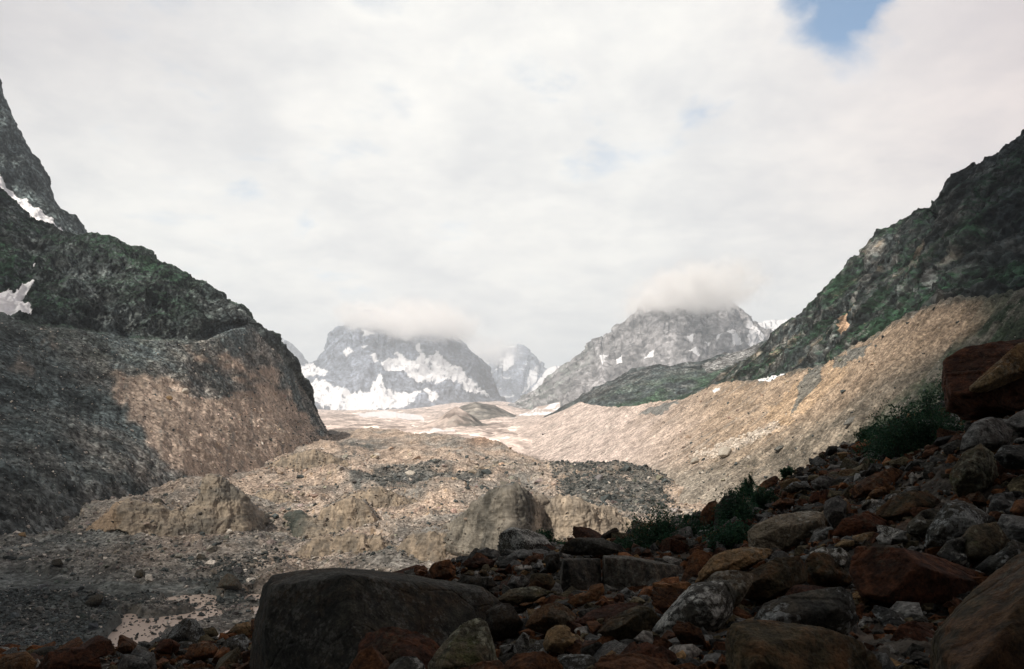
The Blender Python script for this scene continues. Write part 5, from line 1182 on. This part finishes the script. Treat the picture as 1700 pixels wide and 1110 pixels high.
# ------------------------------------------------------------------ clouds
# unseen cloud bank, added and outlined to shade foreground, left slope and far right slope
ZC = 3000.0
G0 = [(-4200, -3200), (-4200, 2200), (-420, 1700), (-480, 1150), (-420, 850), (-340, 600), (-310, 420), (-210, 300), (-110, 235), (60, 225), (140, 290), (200, 425), (268, 540), (338, 680), (445, 870), (600, 1170), (800, 1500), (2600, 3300), (3600, -3200)]
off3 = np.array((SUN.x, SUN.y))*(ZC/SUN.z)
poly = [(a_+off3[0], b_+off3[1]) for a_, b_ in G0]
xs = np.linspace(-6600, 1400, 260); ys = np.linspace(-6000, 1200, 230); CX, CY = np.meshgrid(xs, ys)
jx = fbm(np.stack([CX, CY, CX*0], -1), 1/420., 4, .55)*90; jy = fbm(np.stack([CX, CY, CX*0], -1), 1/420., 4, .55, off=9)*90
inside = inpoly(CX+jx, CY+jy, poly)
dist = inside.astype(float)
dist = blur(dist, 12)*inside
top_ = ZC+15+dist**.5*70*(1+.4*fbm(np.stack([CX, CY, CX*0], -1), 1/500., 5, .55, True)); bot_ = ZC-30*dist-25*dist*fbm(np.stack([CX, CY, CX*0], -1), 1/300., 4)
cellin = inside[:-1, :-1] & inside[:-1, 1:] & inside[1:, 1:] & inside[1:, :-1]
n0 = CX.size; ii = np.arange(n0).reshape(CX.shape)
q1 = np.stack([ii[:-1, :-1], ii[:-1, 1:], ii[1:, 1:], ii[1:, :-1]], -1)[cellin]
Vc = np.concatenate([np.stack([CX, CY, top_], -1).reshape(-1, 3), np.stack([CX, CY, bot_], -1).reshape(-1, 3)])
Fc_ = np.concatenate([q1, q1[:, ::-1]+n0])
cnt = {}
for f in q1:
    for a_, b_ in zip(f, np.roll(f, -1)):
        cnt[(a_, b_)] = 1
edge_f = [(b_, a_, a_+n0, b_+n0) for (a_, b_) in cnt if (b_, a_) not in cnt]
Fc_ = np.concatenate([Fc_, np.array(edge_f)])
used_v = np.unique(Fc_); rem = -np.ones(len(Vc), int); rem[used_v] = np.arange(len(used_v))
m, t, b = principled('shade_cloud'); b.inputs['Base Color'].default_value = (.35, .37, .39, 1); b.inputs['Roughness'].default_value = 1
tag(mesh_np('cloud', Vc[used_v], rem[Fc_], m), 'added grey cloud bank out of view, shading the foreground and slopes', 'cloud', kind='structure')

# cloud resting on the summits
def cap_cloud(name, cx, cy, Y, wpx, hpx_, dpt, dens, label, seed=0, sharp=1.0):
    c = at(cx, cy, Y); W, H = wpx*Y/F*.5, hpx_*Y/F*.5
    bm = bmesh.new(); bmesh.ops.create_icosphere(bm, subdivisions=4, radius=1.0)
    me = bpy.data.meshes.new(name); bm.to_mesh(me); bm.free()
    o = bpy.data.objects.new(name, me); COL.objects.link(o); o.location = c; o.scale = (W, dpt, H)
    m = bpy.data.materials.new('summit_cloud'); m.use_nodes = True; m.node_tree.nodes.clear(); t = NT(m.node_tree)
    ou = t.new('ShaderNodeOutputMaterial'); pv = t.new('ShaderNodeVolumePrincipled')
    tcn = t.new('ShaderNodeTexCoord').outputs['Object']
    ln = t.vmath('LENGTH', tcn).outputs['Value']
    pos = t.new('ShaderNodeNewGeometry').outputs['Position']
    nz = t.noise(t.vmath('ADD', pos, (seed*900., 0, 0)).outputs[0], 1/(H*.62), 6, .58, .4).outputs[0]
    v = t.math('ADD', t.math('SUBTRACT', 1.0, ln), t.math('MULTIPLY', t.math('SUBTRACT', nz, .5), 2.6))
    t.l.new(t.math('MULTIPLY', t.math('MULTIPLY', t.maprange(v, .10, .95), t.maprange(ln, 1.0, .7)), dens), pv.inputs['Density'])
    pv.inputs['Color'].default_value = (.997, .997, .998, 1); pv.inputs['Anisotropy'].default_value = -.2
    t.l.new(pv.outputs[0], ou.inputs['Volume']); me.materials.append(m)
    tag(o, label, 'cloud', kind='stuff')
cap_cloud('cloud', 1142, 494, 4050*FS, 260, 72, 1900, .0075, 'thin cloud brushing the flat top of the pyramid mountain', 1)
cap_cloud('cloud', 618, 536, 6700*FS, 130, 50, 2100, .0042, 'wisp of cloud on the left summit of the dark massif', 2)
cap_cloud('cloud', 705, 542, 6600*FS, 230, 74, 2300, .0050, 'thin bank of cloud along the top of the dark massif', 5)
cap_cloud('cloud', 815, 584, 9300*FS, 130, 60, 1700, .0016, 'pale cloud between the massif and the blue peak', 4)

# ------------------------------------------------------------------ haze
hb = [(-9000, -2500, -110), (12000, 26000, 2700)]
bm = bmesh.new(); bmesh.ops.create_cube(bm, size=1.0); me = bpy.data.meshes.new('haze'); bm.to_mesh(me); bm.free()
o = bpy.data.objects.new('haze', me); COL.objects.link(o)
o.scale = [hb[1][k]-hb[0][k] for k in range(3)]; o.location = [(hb[1][k]+hb[0][k])/2 for k in range(3)]
m = bpy.data.materials.new('valley_haze'); m.use_nodes = True; m.node_tree.nodes.clear(); t = NT(m.node_tree)
ou = t.new('ShaderNodeOutputMaterial'); pv = t.new('ShaderNodeVolumePrincipled')
pv.inputs['Color'].default_value = (.83, .92, 1.0, 1); pv.inputs['Density'].default_value = HAZE = 4.8e-5; pv.inputs['Anisotropy'].default_value = .3
t.l.new(pv.outputs[0], ou.inputs['Volume']); me.materials.append(m)
tag(o, 'thin valley haze', 'haze', kind='stuff')
